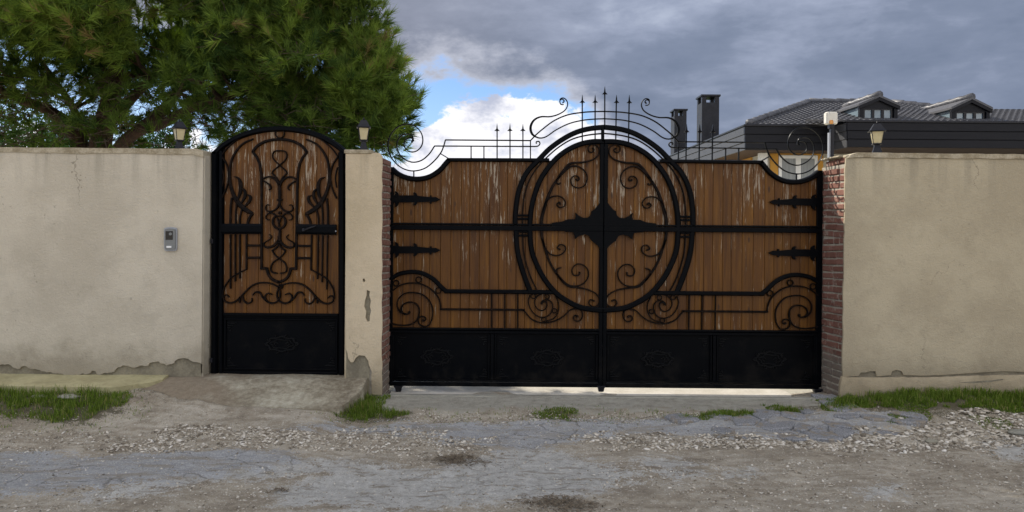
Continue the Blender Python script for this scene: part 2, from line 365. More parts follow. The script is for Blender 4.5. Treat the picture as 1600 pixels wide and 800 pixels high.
def height(x, y):
    x = np.asarray(x, float); y = np.asarray(y, float)
    gate = np.interp(y, [3, 5.75, 6.15, 6.46, 6.53, 6.9, 60], [0, 0, .055, .095, .02, .015, .0])
    left = np.interp(y, [3, 5.0, 5.6, 6.1, 6.45, 7.2, 60], [0, 0, .06, .165, .235, .2, .0]) - .028 * sm(-2.7, -2.2, x) * sm(5.3, 5.8, y) * sm(6.3, 6.0, y)
    right = np.interp(y, [3, 5.7, 6.0, 6.45, 7.2, 60], [0, .015, .06, .17, .1, .0])
    wl = sm(-1.25, -1.55, x); wr = sm(2.3, 3.6, x)
    z = gate * (1 - wl) * (1 - wr) + left * wl + right * wr
    near = sm(7.2, 6.8, y)
    z = z + near * (.012 * np.sin(x * 1.7 + 1.3) * np.sin(y * 2.1) + .006 * np.sin(x * 5.3 + y * 3.1) + .004 * np.sin(x * 11 - y * 7.7))
    return z
def gpoly(pts):
    out = []
    for a, b in pts:
        z = 0
        for _ in range(6): q = PG(a, b, z); z = .5 * z + .5 * float(height(q.x, q.y))
        out.append((q.x, q.y))
    return out
def zat(x, y): return float(height(np.array([x]), np.array([y]))[0])
xs = np.concatenate([-np.geomspace(300, 5.2, 26), np.arange(-5.0, 5.0, .026), np.geomspace(5.2, 300, 26)])
ys = np.concatenate([-np.geomspace(200, .5, 16), np.linspace(0, 3.3, 12), np.arange(3.5, 7.5, .026), np.geomspace(7.7, 700, 30)])
GX, GYY = np.meshgrid(xs, ys); gx, gy = GX.ravel(), GYY.ravel(); gz = height(gx, gy)
gn = np.array([noise.fractal(Vector((a * 3, b * 3, 0)), .7, 2.1, 4) if (abs(a) < 5.2 and 3.3 < b < 7.6) else 0 for a, b in zip(gx, gy)])
gn2 = np.array([noise.noise(Vector((a * 22, b * 22, 3))) if (abs(a) < 5.2 and 3.3 < b < 7.6) else 0 for a, b in zip(gx, gy)])
asph = [gpoly([(-300, 712), (0, 708), (60, 707), (130, 716), (200, 712), (300, 705), (400, 702), (445, 706), (470, 720), (420, 732), (300, 750), (150, 765), (0, 776), (-300, 790)]),
        gpoly([(440, 672), (520, 663), (640, 661), (830, 659), (1000, 656), (1150, 649), (1280, 644), (1400, 646), (1430, 665), (1300, 684), (1150, 686), (1000, 678), (900, 690), (830, 706), (740, 700), (650, 684), (540, 676)])]
pale = [gpoly([(470, 716), (560, 722), (680, 734), (760, 712), (800, 700), (860, 702), (910, 716), (960, 728), (1010, 740), (970, 762), (880, 778), (700, 792), (560, 800), (440, 790), (430, 764), (500, 742), (330, 752), (250, 768), (150, 780), (120, 772), (300, 742)]),
        gpoly([(1000, 718), (1075, 716), (1090, 726), (1040, 734), (1000, 730)]), gpoly([(1020, 736), (1080, 734), (1110, 742), (1060, 750)]), gpoly([(1130, 738), (1170, 736), (1180, 742), (1140, 745)]),
        gpoly([(1530, 690), (1700, 680), (1700, 720), (1560, 716)]), gpoly([(1350, 765), (1400, 762), (1410, 774), (1360, 776)])]
apr = [gpoly([(603, 616), (1275, 622), (1290, 634), (1200, 642), (900, 640), (740, 642), (640, 640), (590, 646), (585, 630)])]
grs = [gpoly([(-300, 610), (60, 608), (150, 612), (195, 628), (180, 645), (120, 664), (60, 655), (0, 652), (-300, 650)]),
       gpoly([(540, 632), (575, 625), (600, 640), (640, 646), (635, 656), (540, 658), (525, 652)]), gpoly([(835, 642), (880, 638), (905, 650), (890, 660), (840, 658)]),
       gpoly([(1110, 652), (1180, 640), (1290, 628), (1400, 612), (1600, 600), (1900, 590), (1900, 645), (1560, 648), (1400, 645), (1280, 642), (1160, 650)])]
def smax(ps): return np.max([sdf(p, gx, gy) for p in ps], axis=0)
A = {'asph': smax(asph), 'pale': smax(pale), 'apron': smax(apr), 'grassy': smax(grs)}
fore = sm(7.0, 6.5, gy)
am = sm(-.02, .03, A['asph'] + gn * .05) * fore
gz = gz + am * .014 + (1 - am) * fore * (gn * .012 + gn2 * .006) * (1 - sm(-.02, .05, A['apron']))
fl = np.interp(gx, [-3.35, -3.0, -2.7, -2.35, -2.0, -1.5, -1.38, -1.33, -1.27, -1.24, -1.235], [6.33, 6.18, 6.07, 6.0, 5.96, 5.93, 5.96, 6.06, 6.2, 6.4, 9])
fl = np.where(gx < -3.35, np.interp(gx, [-12, -5, -3.35], [6.2, 6.17, 6.13]), fl)
gz = gz - .07 * sm(0.005, .04, gy - fl) * (gx > -12.2) * (gx < -1.236) * (gy < 6.9)
nx_, ny_ = len(xs), len(ys); idx = np.arange(nx_ * ny_).reshape(ny_, nx_)
Fq = np.stack([idx[:-1, :-1], idx[:-1, 1:], idx[1:, 1:], idx[1:, :-1]], -1).reshape(-1, 4)
m, t = material('dirt road with asphalt remains'); p = t.pos(); pxy = t.vmath('MULTIPLY', p, (1, 1, 0))
n1 = t.noise(pxy, 2.2, 6, .62); n2 = t.noise(pxy, 14, 6, .68); n3 = t.noise(pxy, 75, 5, .7); n4 = t.noise(pxy, 260, 3, .7)
streak = t.noise(t.map(pxy, (3.5, 14, 1)), 1.0, 6, .65, .3)
dirt = t.ramp(t.math('ADD', t.math('MULTIPLY', n1, .35), t.math('ADD', t.math('MULTIPLY', n2, .3), t.math('MULTIPLY', streak, .35))), [(.34, (.19, .15, .11)), (.48, (.365, .315, .24)), (.58, (.52, .465, .375)), (.70, (.62, .56, .46))])
dirt = t.mix(t.rng(n3, .56, .74, 0, .7), dirt, (.42, .38, .31)); dirt = t.mix(t.rng(n3, .44, .30, 0, .6), dirt, (.075, .06, .045))
vor = t.n('ShaderNodeTexVoronoi', {'Vector': pxy, 'Scale': 62.0}); vsel = t.n('ShaderNodeSeparateColor', {0: vor.outputs['Color']}).outputs[0]
grit = t.math('MULTIPLY', t.rng(vor.outputs['Distance'], .36, .24), t.rng(vsel, .42, .52))
dirt = t.mix(t.math('MULTIPLY', grit, t.rng(n1, .35, .6, .45, 1.0)), dirt, t.mix(vsel, (.30, .26, .20), (.64, .60, .52)))
asp = t.ramp(t.math('ADD', t.math('MULTIPLY', n3, .45), t.math('ADD', t.math('MULTIPLY', n2, .25), t.math('MULTIPLY', streak, .30))), [(.36, (.21, .21, .21)), (.5, (.37, .372, .37)), (.62, (.51, .508, .50)), (.75, (.58, .575, .555))])
asp = t.mix(t.rng(n4, .56, .72, 0, .5), asp, (.42, .41, .39)); asp = t.mix(t.rng(n4, .42, .30, 0, .55), asp, (.07, .07, .075))
va = t.n('ShaderNodeTexVoronoi', {'Vector': pxy, 'Scale': 95.0}); vas = t.n('ShaderNodeSeparateColor', {0: va.outputs['Color']}).outputs[0]
asp = t.mix(t.math('MULTIPLY', t.rng(va.outputs['Distance'], .42, .30), t.rng(vas, .45, .55, 0, .8)), asp, t.mix(vas, (.16, .16, .16), (.66, .64, .60)))
cv = t.n('ShaderNodeTexVoronoi', {'Vector': t.vmath('ADD', t.map(pxy, (1, 1.5, 1)), t.vmath('MULTIPLY', t.noise(pxy, 7, 4, .6, 0, 'Color'), (.22, .22, 0))), 'Scale': 2.6}, feature='DISTANCE_TO_EDGE').outputs['Distance']
crk = t.math('MULTIPLY', t.rng(cv, .030, .006), t.rng(t.noise(pxy, 1.4, 3), .46, .56))
asp = t.mix(t.math('MULTIPLY', crk, .5), asp, (.06, .052, .042))
asp = t.mix(t.rng(t.noise(t.map(pxy, (2.4, 9, 1), (5, 5, 0)), 1.0, 6, .7), .48, .62, 0, .8), asp, t.mix(n3, (.23, .20, .155), (.40, .36, .29)))
pal = t.ramp(t.math('ADD', t.math('MULTIPLY', n3, .4), t.math('MULTIPLY', n2, .6)), [(.34, (.29, .275, .24)), (.48, (.47, .455, .415)), (.62, (.62, .605, .56))])
pal = t.mix(t.math('MULTIPLY', t.rng(va.outputs['Distance'], .42, .30), t.rng(vas, .5, .6, 0, .6)), pal, t.mix(vas, (.18, .17, .15), (.70, .68, .63))); pal = t.mix(t.math('MULTIPLY', crk, .4), pal, (.12, .10, .075)); pal = t.mix(t.rng(n4, .42, .30, 0, .6), pal, (.10, .095, .085)); pal = t.mix(t.rng(streak, .54, .66, 0, .75), pal, (.25, .21, .155))
apc = t.ramp(t.math('ADD', t.math('MULTIPLY', n3, .3), t.math('ADD', t.math('MULTIPLY', n2, .4), t.math('MULTIPLY', streak, .3))), [(.38, (.22, .205, .165)), (.5, (.34, .32, .265)), (.65, (.44, .42, .35))])
def mask(name, amp, wd, nn=None):
    s = t.attr(name).outputs['Fac']
    e = t.math('ADD', t.math('MULTIPLY', t.math('SUBTRACT', n2, .5), amp), t.math('MULTIPLY', t.math('SUBTRACT', n3, .5), amp * 1.1))
    e = t.math('ADD', e, t.math('MULTIPLY', t.math('SUBTRACT', streak, .5), amp))
    return t.rng(t.math('ADD', s, e), -wd, wd)
col = dirt
gm = mask('grassy', .5, .05); col = t.mix(t.math('MULTIPLY', gm, .85), col, t.mix(n3, (.045, .038, .018), (.10, .085, .045)))
col = t.mix(mask('pale', .6, .03), col, pal); ma = mask('asph', .40, .014); col = t.mix(ma, col, asp)
col = t.mix(mask('apron', .35, .03), col, apc)
yy = t.n('ShaderNodeSeparateXYZ', {0: p}).outputs[1]
col = t.mix(t.rng(yy, 6.9, 6.95), col, t.mix(n2, (.44, .41, .33), (.60, .57, .48)))
col = t.mix(t.rng(yy, 22, 30), col, (.07, .10, .035))
hh = t.math('ADD', t.math('MULTIPLY', n2, 1.4), t.math('ADD', n3, t.math('MULTIPLY', n4, .5)))
hh = t.math('ADD', hh, t.math('MULTIPLY', grit, t.math('MULTIPLY', t.math('SUBTRACT', 1.0, ma), .5)))
t.out(t.bsdf(col, .95, t.bump(hh, .8, .014), spec=.2)); M['ground'] = m
g = np_obj('ground', np.stack([gx, gy, gz], 1), Fq, M['ground'], attrs=A, smooth=True); tag(g, kind='structure')
def gtop(x, y):                                                    # height of the finished sheet
    i = int(np.clip(np.searchsorted(xs, x), 1, nx_ - 1)); j = int(np.clip(np.searchsorted(ys, y), 1, ny_ - 1))
    return float(gz[j * nx_ + i])

# landing slab in front of the entry gate, mossy footing strip along the left wall
def jag(pts, amp, step=.08):
    out = []
    for i in range(len(pts) - 1):
        a, b = Vector(pts[i]), Vector(pts[(i + 1) % len(pts)]); n = max(1, int((b - a).length / step))
        for k in range(n):
            q = a.lerp(b, k / n); out.append((q.x + random.uniform(-amp, amp), q.y + random.uniform(-amp, amp)))
    return out
lz = lambda x, y: .247 - .13 * float(sm(6.45, 5.92, np.array(y))) * 1.0 + .004 * math.sin(x * 9)
mm, t = material('worn landing concrete'); p = t.pos(); a = t.noise(p, 2.6, 6, .6); b = t.noise(p, 22, 5, .7); c = t.noise(p, 110, 3, .7)
cc = t.ramp(t.math('ADD', t.math('MULTIPLY', a, .55), t.math('MULTIPLY', b, .45)), [(.36, (.16, .13, .09)), (.47, (.27, .235, .17)), (.56, (.39, .355, .27)), (.68, (.52, .485, .385))])
sx = t.n('ShaderNodeSeparateXYZ', {0: p}).outputs[0]; cc = t.mix(t.rng(t.math('ADD', sx, t.math('MULTIPLY', t.math('SUBTRACT', a, .5), 1.6)), -2.15, -2.55, 0, .9), cc, t.mix(b, (.15, .115, .075), (.33, .27, .20)))
cc = t.mix(t.rng(c, .42, .3, 0, .5), cc, (.09, .075, .05)); t.out(t.bsdf(cc, .95, t.bump(t.math('ADD', b, c), .7, .01), spec=.2)); M['landing'] = mm
def fan_slab(name, front, back_y, zf, th, mat, ny=14):            # strip from a jagged front edge to a wall
    V, Fs = [], []; n = len(front)
    for x, y in front:
        for k in range(ny):
            yy_ = y + (back_y - y) * k / (ny - 1); V.append((x, yy_, zf(x, yy_) + (.003 * noise.noise(Vector((x * 9, yy_ * 9, 1))) if k else -.006)))
    for i in range(n - 1):
        for k in range(ny - 1): Fs.append([i * ny + k, (i + 1) * ny + k, (i + 1) * ny + k + 1, i * ny + k + 1])
    b = len(V); V += [(x, y, zf(x, y) - th) for x, y in front]
    for i in range(n - 1): Fs.append([i * ny, (i + 1) * ny, b + i + 1, b + i][::-1])
    e = len(V); x, y = front[-1]; V += [(x, y + (back_y - y) * k / (ny - 1), zf(x, y) - th) for k in range(ny)]
    for k in range(ny - 1): Fs.append([(n - 1) * ny + k, (n - 1) * ny + k + 1, e + k + 1, e + k][::-1])
    return tag(obj(name, V, Fs, mat), kind='structure')
fr = jag([(-3.35, 6.33), (-3.0, 6.18), (-2.7, 6.07), (-2.35, 6.0), (-2.0, 5.96), (-1.7, 5.95), (-1.5, 5.93), (-1.38, 5.96), (-1.33, 6.06), (-1.27, 6.2), (-1.235, 6.35)], .006, .07)
fr = [q for q in fr if q[0] <= -1.23 and q[1] < 6.4]; fr.sort(); fan_slab('landing_slab', fr, 6.75, lz, .3, M['landing'])
fz = lambda x, y: .262 - .10 * (6.45 - y)
fr = jag([(-12, 6.2), (-5, 6.17), (-3.6, 6.12), (-3.3, 6.13), (-3.05, 6.25), (-2.93, 6.43)], .008, .09); fr = [q for q in fr if q[0] < -2.9]; fr.sort()
fr = [q for q in fr if q[1] < 6.5]
fan_slab('wall_footing', fr, 6.5, fz, .3, M['concrete_y'], 8)
tag(obj('courtyard_slab', *box(XP1 + .02, XR0 + .1, 6.60, 9.5, -.1, .026), M['threshold']), kind='structure')
tag(obj('threshold_strip', *bbox(XP1 + .01, XR0 - .03, 6.435, 6.50, -.05, .103, .006), M['apron']), kind='structure')

# ------------------------------------------------------------------ walls
def outline(pxs, D): return [(lambda q: (q.x, q.z))(P(a, b, D)) for a, b in pxs]
def rough_edge(pts, amp, step, skip=(), closed=True):
    out = []
    for i in range(len(pts) if closed else len(pts) - 1):
        a, b = pts[i], pts[(i + 1) % len(pts)]; L = math.hypot(b[0] - a[0], b[1] - a[1]); n = max(1, int(L / step)) if i not in skip else 1
        for k in range(n):
            f = k / n; out.append((a[0] + (b[0] - a[0]) * f + (random.uniform(-amp, amp) if k else 0), a[1] + (b[1] - a[1]) * f + (random.uniform(-amp, amp) if k else 0)))
    return out
# left wall: cement core with a plaster skin that has broken off along its foot
TW = .34
zt_l = Z(236, WY, 160)
wl = thing('plaster_wall', (-5.0, WY, .2), 'long grey beige plaster wall with intercom left of the arched entry gate', 'wall')
obj('core', *box(-13, XL - .012, WY, WY + TW, -.3, zt_l - .03), M['cement'], wl)
bot = [(-500, 572), (-420, 578), (-300, 570), (-200, 576), (-120, 568), (-60, 574), (0, 570), (13, 569), (20, 574), (28, 576.5), (38, 572), (52, 577), (65, 580), (90, 583), (107, 587), (125, 585), (141, 583), (144, 579), (149, 580), (154, 587), (160, 584), (178, 581), (184, 574), (191, 571), (200, 572), (211, 574.5), (222, 571), (227, 572), (238, 566), (247, 564.5), (254, 568), (260, 571), (268, 569), (276, 562), (283, 560), (289, 559.5), (297, 563), (302, 565.5), (308, 566), (315, 569), (317, 578), (318, 588)]
top_l = [(318, 240), (316, 236), (312, 234.5), (250, 233.3), (180, 232.6), (110, 231.8), (40, 231), (-100, 230), (-500, 227)]
sk = rough_edge(outline(bot, WY - .018), .007, .018, closed=False) + outline(top_l, WY - .018)
sk = [(min(a, XL), b) for a, b in sk]
obj('plaster_skin', *prism([(-13, zt_l - .02), (-13, .35)] + [q for q in sk if q[0] > -12.5], WY - .018, WY + .0), M['plaster_l'], wl)
obj('reveal_plaster', *bbox(XL - .012, XL + .006, WY + .002, DY + .06, -.02, zt_l - .03, .004), M['plaster_l'], wl)
cp = [(-13, zt_l - .025)] + [(x, zt_l - .022 + .004 * math.sin(x * 7) + random.uniform(-.003, .003)) for x in np.arange(-12.5, XL, .12)] + [(XL + .004, zt_l - .05), (XL + .004, zt_l + .004)]
cp += [(x, zt_l + .024 + .004 * noise.noise(Vector((x * 4, 0, 0)))) for x in np.arange(XL - .05, -13, -.12)]
obj('coping', *prism(cp, WY - .026, WY + TW + .02), M['coping'], wl)

# bricks: a handful of shared chamfered shapes
def brick_mesh(L, Hh, Wd, seed, mat):
    r = random.Random(seed); bm = bmesh.new(); v, f = box(-Wd / 2, Wd / 2, -L / 2, L / 2, -Hh / 2, Hh / 2)
    vs = [bm.verts.new((p[0] + r.uniform(-.003, .003), p[1] + r.uniform(-.004, .004), p[2] + r.uniform(-.003, .003))) for p in v]
    [bm.faces.new([vs[i] for i in q]) for q in f]
    bmesh.ops.bevel(bm, geom=list(bm.edges), offset=.006, segments=1, affect='EDGES'); bmesh.ops.recalc_face_normals(bm, faces=bm.faces)
    me = bpy.data.meshes.new('brick'); bm.to_mesh(me); bm.free(); me.materials.append(mat); return me
BR = {}
def brick(parent, x, y, z, L, mat, Hh=.055, tilt=0.0):
    key = (round(L / .02), mat.name, random.randrange(4), round(Hh, 3))
    if key not in BR: BR[key] = brick_mesh(key[0] * .02, Hh, .09, hash(key[0]) + key[2], mat)
    o = bpy.data.objects.new('brick', BR[key]); C.objects.link(o); o.parent = parent
    o.location = Vector((x, y, z)) - origin(parent); o.rotation_euler = (tilt + random.uniform(-.02, .02), random.uniform(-.02, .02), random.uniform(-.02, .02)); return o
def jamb(parent, xface, side, z0, z1, y0, y1, mat, pitch):
    n = int((z1 - z0) / pitch)
    for c in range(n):
        z = z0 + (c + .5) * pitch; y = y0; k = 0
        lens = random.choice([(.22, .21), (.10, .22, .10), (.21, .22), (.22, .10, .10), (.10, .10, .22), (.16, .22, .06)]); tot = sum(lens) + .012 * (len(lens) - 1); sc = (y1 - y0 - .012 * (len(lens) - 1)) / sum(lens)
        sl = (-.05 if z < 1.5 else .02) * 1.0
        for L in lens:
            L *= sc; yc = y + L / 2
            brick(parent, xface - side * (.045 - random.uniform(-.003, .005)), yc, z + (yc - (y0 + y1) / 2) * sl, L, mat, pitch - .012 - random.uniform(0, .004), sl); y += L + .012
# pillar between the two gates
pz = Z(240, WY, 568)
pl = thing('gate_pillar', ((XP0 + XP1) / 2, WY, .1), 'warm cream plastered pillar between the two gates with peeling patches and a brown brick jamb', 'pillar')
obj('core', *box(XP0 + .015, XP1 - .10, WY, WY + .5, -.1, pz - .012), M['cement'], pl)
obj('mortar', *box(XP1 - .10, XP1 - .008, WY + .004, WY + .5, -.1, pz - .03), M['mortar'], pl)
po = [(540, 240), (581, 239), (593, 239), (597.5, 244)] + [(597 + random.uniform(-1, .6), y) for y in range(262, 610, 14)] + [(597, 618), (581, 617), (580, 588), (581, 581), (577, 572), (575, 563), (570, 556), (561, 555), (556, 559), (552, 566), (548, 566), (544, 560), (543, 552), (541, 546), (540, 540)]
scar = [(573, 453), (578, 455), (577, 462), (579.5, 470), (578, 480), (580, 485), (578, 493), (577.5, 502), (574, 503), (571, 497), (572, 487), (569, 479), (570, 470), (572.5, 462)]
sc2 = [(566.5, 436), (569, 435), (571, 438), (569.5, 441), (567, 440)]
obj('plaster_skin', *prism(outline(po, WY - .018), WY - .018, WY, [outline(scar, WY - .018), outline(sc2, WY - .018)]), M['plaster_p'], pl)
obj('reveal_plaster', *box(XP0 - .0, XP0 + .014, WY + .002, DY + .1, -.1, pz - .02), M['plaster_p'], pl)
obj('cap_slab', *bbox(XP0 - .012, X(581, WY) , WY - .03, WY + .42, pz - .002, pz + .032, .006), M['coping'], pl)
jamb(pl, XP1 + .002, 1, .0, pz - .02, WY + .004, 6.915, M['brick_l'], .0605)
# right wall with the driveway's brick jamb
zt_r = Z(241, WY, 1450)
wr = thing('garden_wall', (4.5, WY, .15), 'tan plaster wall right of the driveway gate with a red brick end', 'wall')
obj('core', *box(XR0 + .10, 13, WY, WY + TW, -.3, zt_r - .035), M['cement'], wr)
obj('mortar', *box(X(1320, WY) + .008, XR0 + .10, WY + .004, WY + .5, -.1, Z(256, WY, 1320)), M['mortar'], wr)
ro = [(1322, 247), (1324, 246)] + [(x, 246.5 + (x - 1320) * .008) for x in range(1340, 2300, 60)]
ro2 = [(2300, 590), (1700, 583), (1600, 581), (1570, 580), (1540, 581.5), (1500, 584), (1470, 586), (1440, 587), (1412, 586), (1409, 580), (1400, 578), (1394, 580), (1392, 586), (1370, 588), (1368, 580), (1360, 580), (1352, 582), (1345, 582), (1341, 588), (1330, 588), (1317, 590)]
ed = [(1321 - (y - 250) * .014 + random.uniform(-.8, .8), y) for y in range(580, 250, -12)]
obj('plaster_skin', *prism(outline(ro + ro2 + ed, WY - .02), WY - .02, WY), M['plaster_r'], wr)
pb = [(1316, 588.5), (1324, 590), (1440, 590), (1500, 588), (1600, 586), (2300, 596), (2300, 700), (1310, 660), (1311, 625), (1313, 600)]
obj('plinth', *prism(rough_edge(outline(pb, WY - .03), .003, .05), WY - .034, WY + .001), M['plaster_p'], wr)
cr = [(1330, 241.5), (1341, 238)] + [(x, 238.4 + (x - 1340) * .010 + random.uniform(-.5, .5)) for x in range(1360, 1700, 14)] + [(2300, 249), (2300, 256)] + [(x, 246 + (x - 1340) * .010 + random.uniform(-.7, .5)) for x in range(1700, 1330, -14)] + [(1324, 247)]
obj('coping', *prism(outline(cr, WY - .03), WY - .032, WY + TW + .02), M['coping'], wr)
jamb(wr, XR0 - .002, -1, .0, Z(255, WY, 1320), WY + .004, 6.915, M['brick_r'], .0625)
for k, (yy, L) in enumerate([(WY + .06, .10), (WY + .18, .10), (WY + .33, .18)]):
    brick(wr, XR0 + .05, yy, Z(255, WY, 1320) + .032 - k * .006, L, M['brick_r'], .05)
o = obj('mortar_cap', *merge([bbox(XR0 + .004, XR0 + .12, WY - .012, WY + .28, Z(247, WY, 1322), Z(242, WY, 1322), .008), bbox(XR0 - .03, XR0 + .09, WY + .06, 6.90, Z(255, WY, 1320) + .056, Z(255, WY, 1320) + .074, .006)]), M['coping'], wr)
cr2 = [(1499, 597.5), (1520, 596), (1545, 594.5), (1566, 592), (1568, 593.5), (1545, 597), (1520, 598.5)]
obj('crack', *prism(outline(cr2, WY - .036), WY - .0365, WY - .03), M['cement'], wr)

# ------------------------------------------------------------------ intercom
ic = thing('intercom', P(267.5, 374, WY - .03), 'small grey intercom panel with dark camera window and white button on the left wall', 'intercom')
def cr_(pts): return outline(pts, WY - .02)
body = [(258.5, 357), (262, 356), (267, 355.6), (272, 356), (276.4, 357), (277, 360), (277, 387), (276, 390.5), (273, 391.6), (262, 391.6), (259, 390.5), (258, 387), (258, 360)]
obj('back_box', *prism(cr_([(267.5 + (a - 267.5) * 1.06, 374 + (b - 374) * 1.04) for a, b in body]), WY - .034, WY - .019), M['steel'], ic)
obj('face_plate', *prism(cr_([(267.2 + (a - 267.2) * .86, 374 + (b - 374) * .93) for a, b in body]), WY - .045, WY - .034), M['intercom'], ic)
cw = obj('camera_window', *prism(cr_([(261, 361), (272, 361), (272, 374.5), (261, 374.5)]), WY - .048, WY - .045), M['dark_glass'], ic)
ln = P(266.3, 365.5, WY - .05); obj('lens', *prism([(ln.x + .013 * math.cos(a * .5236), ln.z + .013 * math.sin(a * .5236)) for a in range(12)], WY - .052, WY - .048), M['intercom'], cw)
obj('button', *prism(cr_([(262.5, 384.2), (270, 384.2), (270, 387), (262.5, 387)]), WY - .050, WY - .045), M['white'], ic)

# ------------------------------------------------------------------ ironwork tools
def iron(parent, name, pts, D, wd, y0, y1, mat='iron', smooth=True, closed=False, mir=None, k=5):
    """pts in photo pixels, optional third value = own width; mir = mirror function"""
    q = []
    for p in pts:
        r = P(p[0], p[1], D); x, z = r.x, r.z
        if mir: x = mir(x)
        q.append((x, z, (p[2] if len(p) > 2 else wd) * D / F * (.86 if mat == 'iron' else 1)))
    if smooth: q = crom(q, k, closed)
    V, Fs = sweep(q, y0, y1, closed)
    return obj(name, V, Fs, M[mat], parent, smooth=False)
def zt(pts, ox, oy, s): return [(ox + p[0] / s, oy + p[1] / s) + tuple(p[2:]) for p in pts]
def taper(pts, a, b, c=None):                                       # widths from a at the start through b to c
    n = len(pts) - 1; c = b if c is None else c
    return [(p[0], p[1], a + (b - a) * min(1, 2 * i / n) if i < n / 2 else b + (c - b) * (2 * i / n - 1)) for i, p in enumerate(pts)]
def ring(parent, cx, cy, r, wd, D, y0, y1, mir=None, name='ring'):
    return iron(parent, name, [(cx + r * math.cos(a * math.pi / 6), cy + r * math.sin(a * math.pi / 6)) for a in range(12)], D, wd, y0, y1, closed=True, mir=mir, k=2)
def ball(parent, px, py, D, r, y):
    c = P(px, py, D); bm = bmesh.new(); bmesh.ops.create_icosphere(bm, subdivisions=1, radius=r); bm.verts.index_update()
    V = [(v.co.x + c.x, v.co.y + y, v.co.z + c.z) for v in bm.verts]; Fs = [[v.index for v in f.verts] for f in bm.faces]; bm.free(); return V, Fs
def rosette(parent, cx, cz, wx, wz, y, mat='black'):               # raised cartouche pressed on a sheet panel
    parts = []
    def el(rx, rz, lob, amp, wd, ph=0):
        return sweep([(cx + rx * math.cos(a) * (1 + amp * math.cos(lob * a + ph)), cz + rz * math.sin(a) * (1 + amp * math.cos(lob * a + ph)), wd) for a in [i * 2 * math.pi / 48 for i in range(48)]], y - .012, y, True)
    parts.append(el(wx * .80, wz * .72, 8, .10, .011)); parts.append(el(wx * .58, wz * .46, 6, .12, .008, 1))
    for a in range(10):
        an = a * 2 * math.pi / 10; ex, ez = cx + wx * .82 * math.cos(an), cz + wz * .80 * math.sin(an)
        parts.append(sweep([(ex + .020 * (1 - j * .11) * math.cos(an + j * .9), ez + .018 * (1 - j * .11) * math.sin(an + j * .9), .006) for j in range(7)], y - .014, y))
    for s in (-1, 1): parts.append(sweep([(cx + s * wx * .2, cz, .006), (cx + s * wx * .33, cz + wz * .2, .009), (cx + s * wx * .42, cz, .006), (cx + s * wx * .3, cz - wz * .2, .009)], y - .013, y))
    V, Fs = merge(parts); return obj('cartouche', V, Fs, M['relief'], parent)
def corner_orn(parent, cx, cz, sx, sz, y):
    parts = []
    for k, (L, o) in enumerate(((.085, 0), (.05, .022), (.03, .042))):
        parts.append(sweep([(cx, cz + sz * o, .007), (cx + sx * L * .6, cz + sz * (o + .004), .010), (cx + sx * L, cz + sz * (o + .0), .004)], y - .01, y))
    parts.append(sweep([(cx + sx * .012, cz + sz * .06, .006), (cx + sx * .03, cz + sz * .072, .008), (cx + sx * .036, cz + sz * .055, .006)], y - .01, y))
    V, Fs = merge(parts); return obj('corner_ornament', V, Fs, M['relief'], parent)
def plank(parent, x0, x1, zb, topf, y0, y1, gap=.0011):
    n = 7; x0 += gap; x1 -= gap; c = .0025
    top = [(x0 + (x1 - x0) * i / (n - 1), topf(x0 + (x1 - x0) * i / (n - 1))) for i in range(n)]
    if min(p[1] for p in top) < zb + .02: return
    outb = [(x0, zb), (x1, zb)] + top[::-1]; inn = [(x0 + c, zb), (x1 - c, zb)] + [(min(x1 - c, max(x0 + c, a)), b) for a, b in top[::-1]]
    m_ = len(outb); V = [(a, y0, b) for a, b in inn] + [(a, y0 + c, b) for a, b in outb] + [(a, y1, b) for a, b in outb]
    Fs = [list(range(m_))] + [[m_ * 2 + i for i in reversed(range(m_))]]
    for L in (0, 1):
        for i in range(m_): j = (i + 1) % m_; Fs.append([L * m_ + i, L * m_ + j, (L + 1) * m_ + j, (L + 1) * m_ + i])
    return obj('plank', V, Fs, M['plank'], parent)

# ------------------------------------------------------------------ entry gate
D = DY; yf = DY - .02                                               # iron face plane
eg = thing('entry_gate', P(438, 585, D), 'arched pedestrian gate of varnished planks behind black scrollwork', 'gate')
XM = X(438.5, D, 209); mirE = lambda x: 2 * XM - x
def earch(px):                                                       # arch centre line in photo pixels
    t = (px - 438.5) / 104.0; return 200.5 + 43.5 * (1 - math.sqrt(max(0, 1 - (t * .86) ** 2))) / (1 - math.sqrt(1 - .86 ** 2)) * .93
iron(eg, 'arch_frame', [(x, earch(x) + 1) for x in np.linspace(336, 540, 25)], D, 9, DY - .045, DY + .045, 'black', k=2)
iron(eg, 'stile', [(337, 238), (336, 585)], D, 11, DY - .045, DY + .045, 'black', False)
iron(eg, 'stile', [(347, 236), (346.5, 584)], D, 7.5, DY - .035, DY + .04, 'black', False)
iron(eg, 'stile', [(534.5, 238), (535, 584)], D, 11, DY - .045, DY + .045, 'black', False)
zb, ztp = Z(583, D, 438), Z(489, D, 438)
obj('bottom_panel', *box(X(350, D, 540), X(530, D, 540), DY - .004, DY + .012, zb, ztp), M['black'], eg)
for a, b in ((489, 493), (497, 500), (575, 577.5), (580, 584)):
    obj('rail', *bbox(X(350.5, D, 540), X(529, D, 540), DY - .035 + (a % 3) * .006, DY + .0, Z(b, D, 438), Z(a, D, 438), .003), M['black'], eg)
for x in (352.5, 526.5): obj('moulding', *bbox(X(x - 1.6, D, 540), X(x + 1.6, D, 540), DY - .024, DY - .003, Z(575, D, 438), Z(500, D, 438), .003), M['black'], eg)
rosette(eg, P(441, 537, D).x, P(441, 537, D).z, .165, .085, DY - .004)
for px, sx in ((356, 1), (523, -1)):
    for py, sz in ((504, -1), (571, 1)): q = P(px, py, D); corner_orn(eg, q.x, q.z, sx, sz, DY - .004)
px0, px1, npk = 350.5, 530.5, 10; w0 = (px1 - px0) / npk
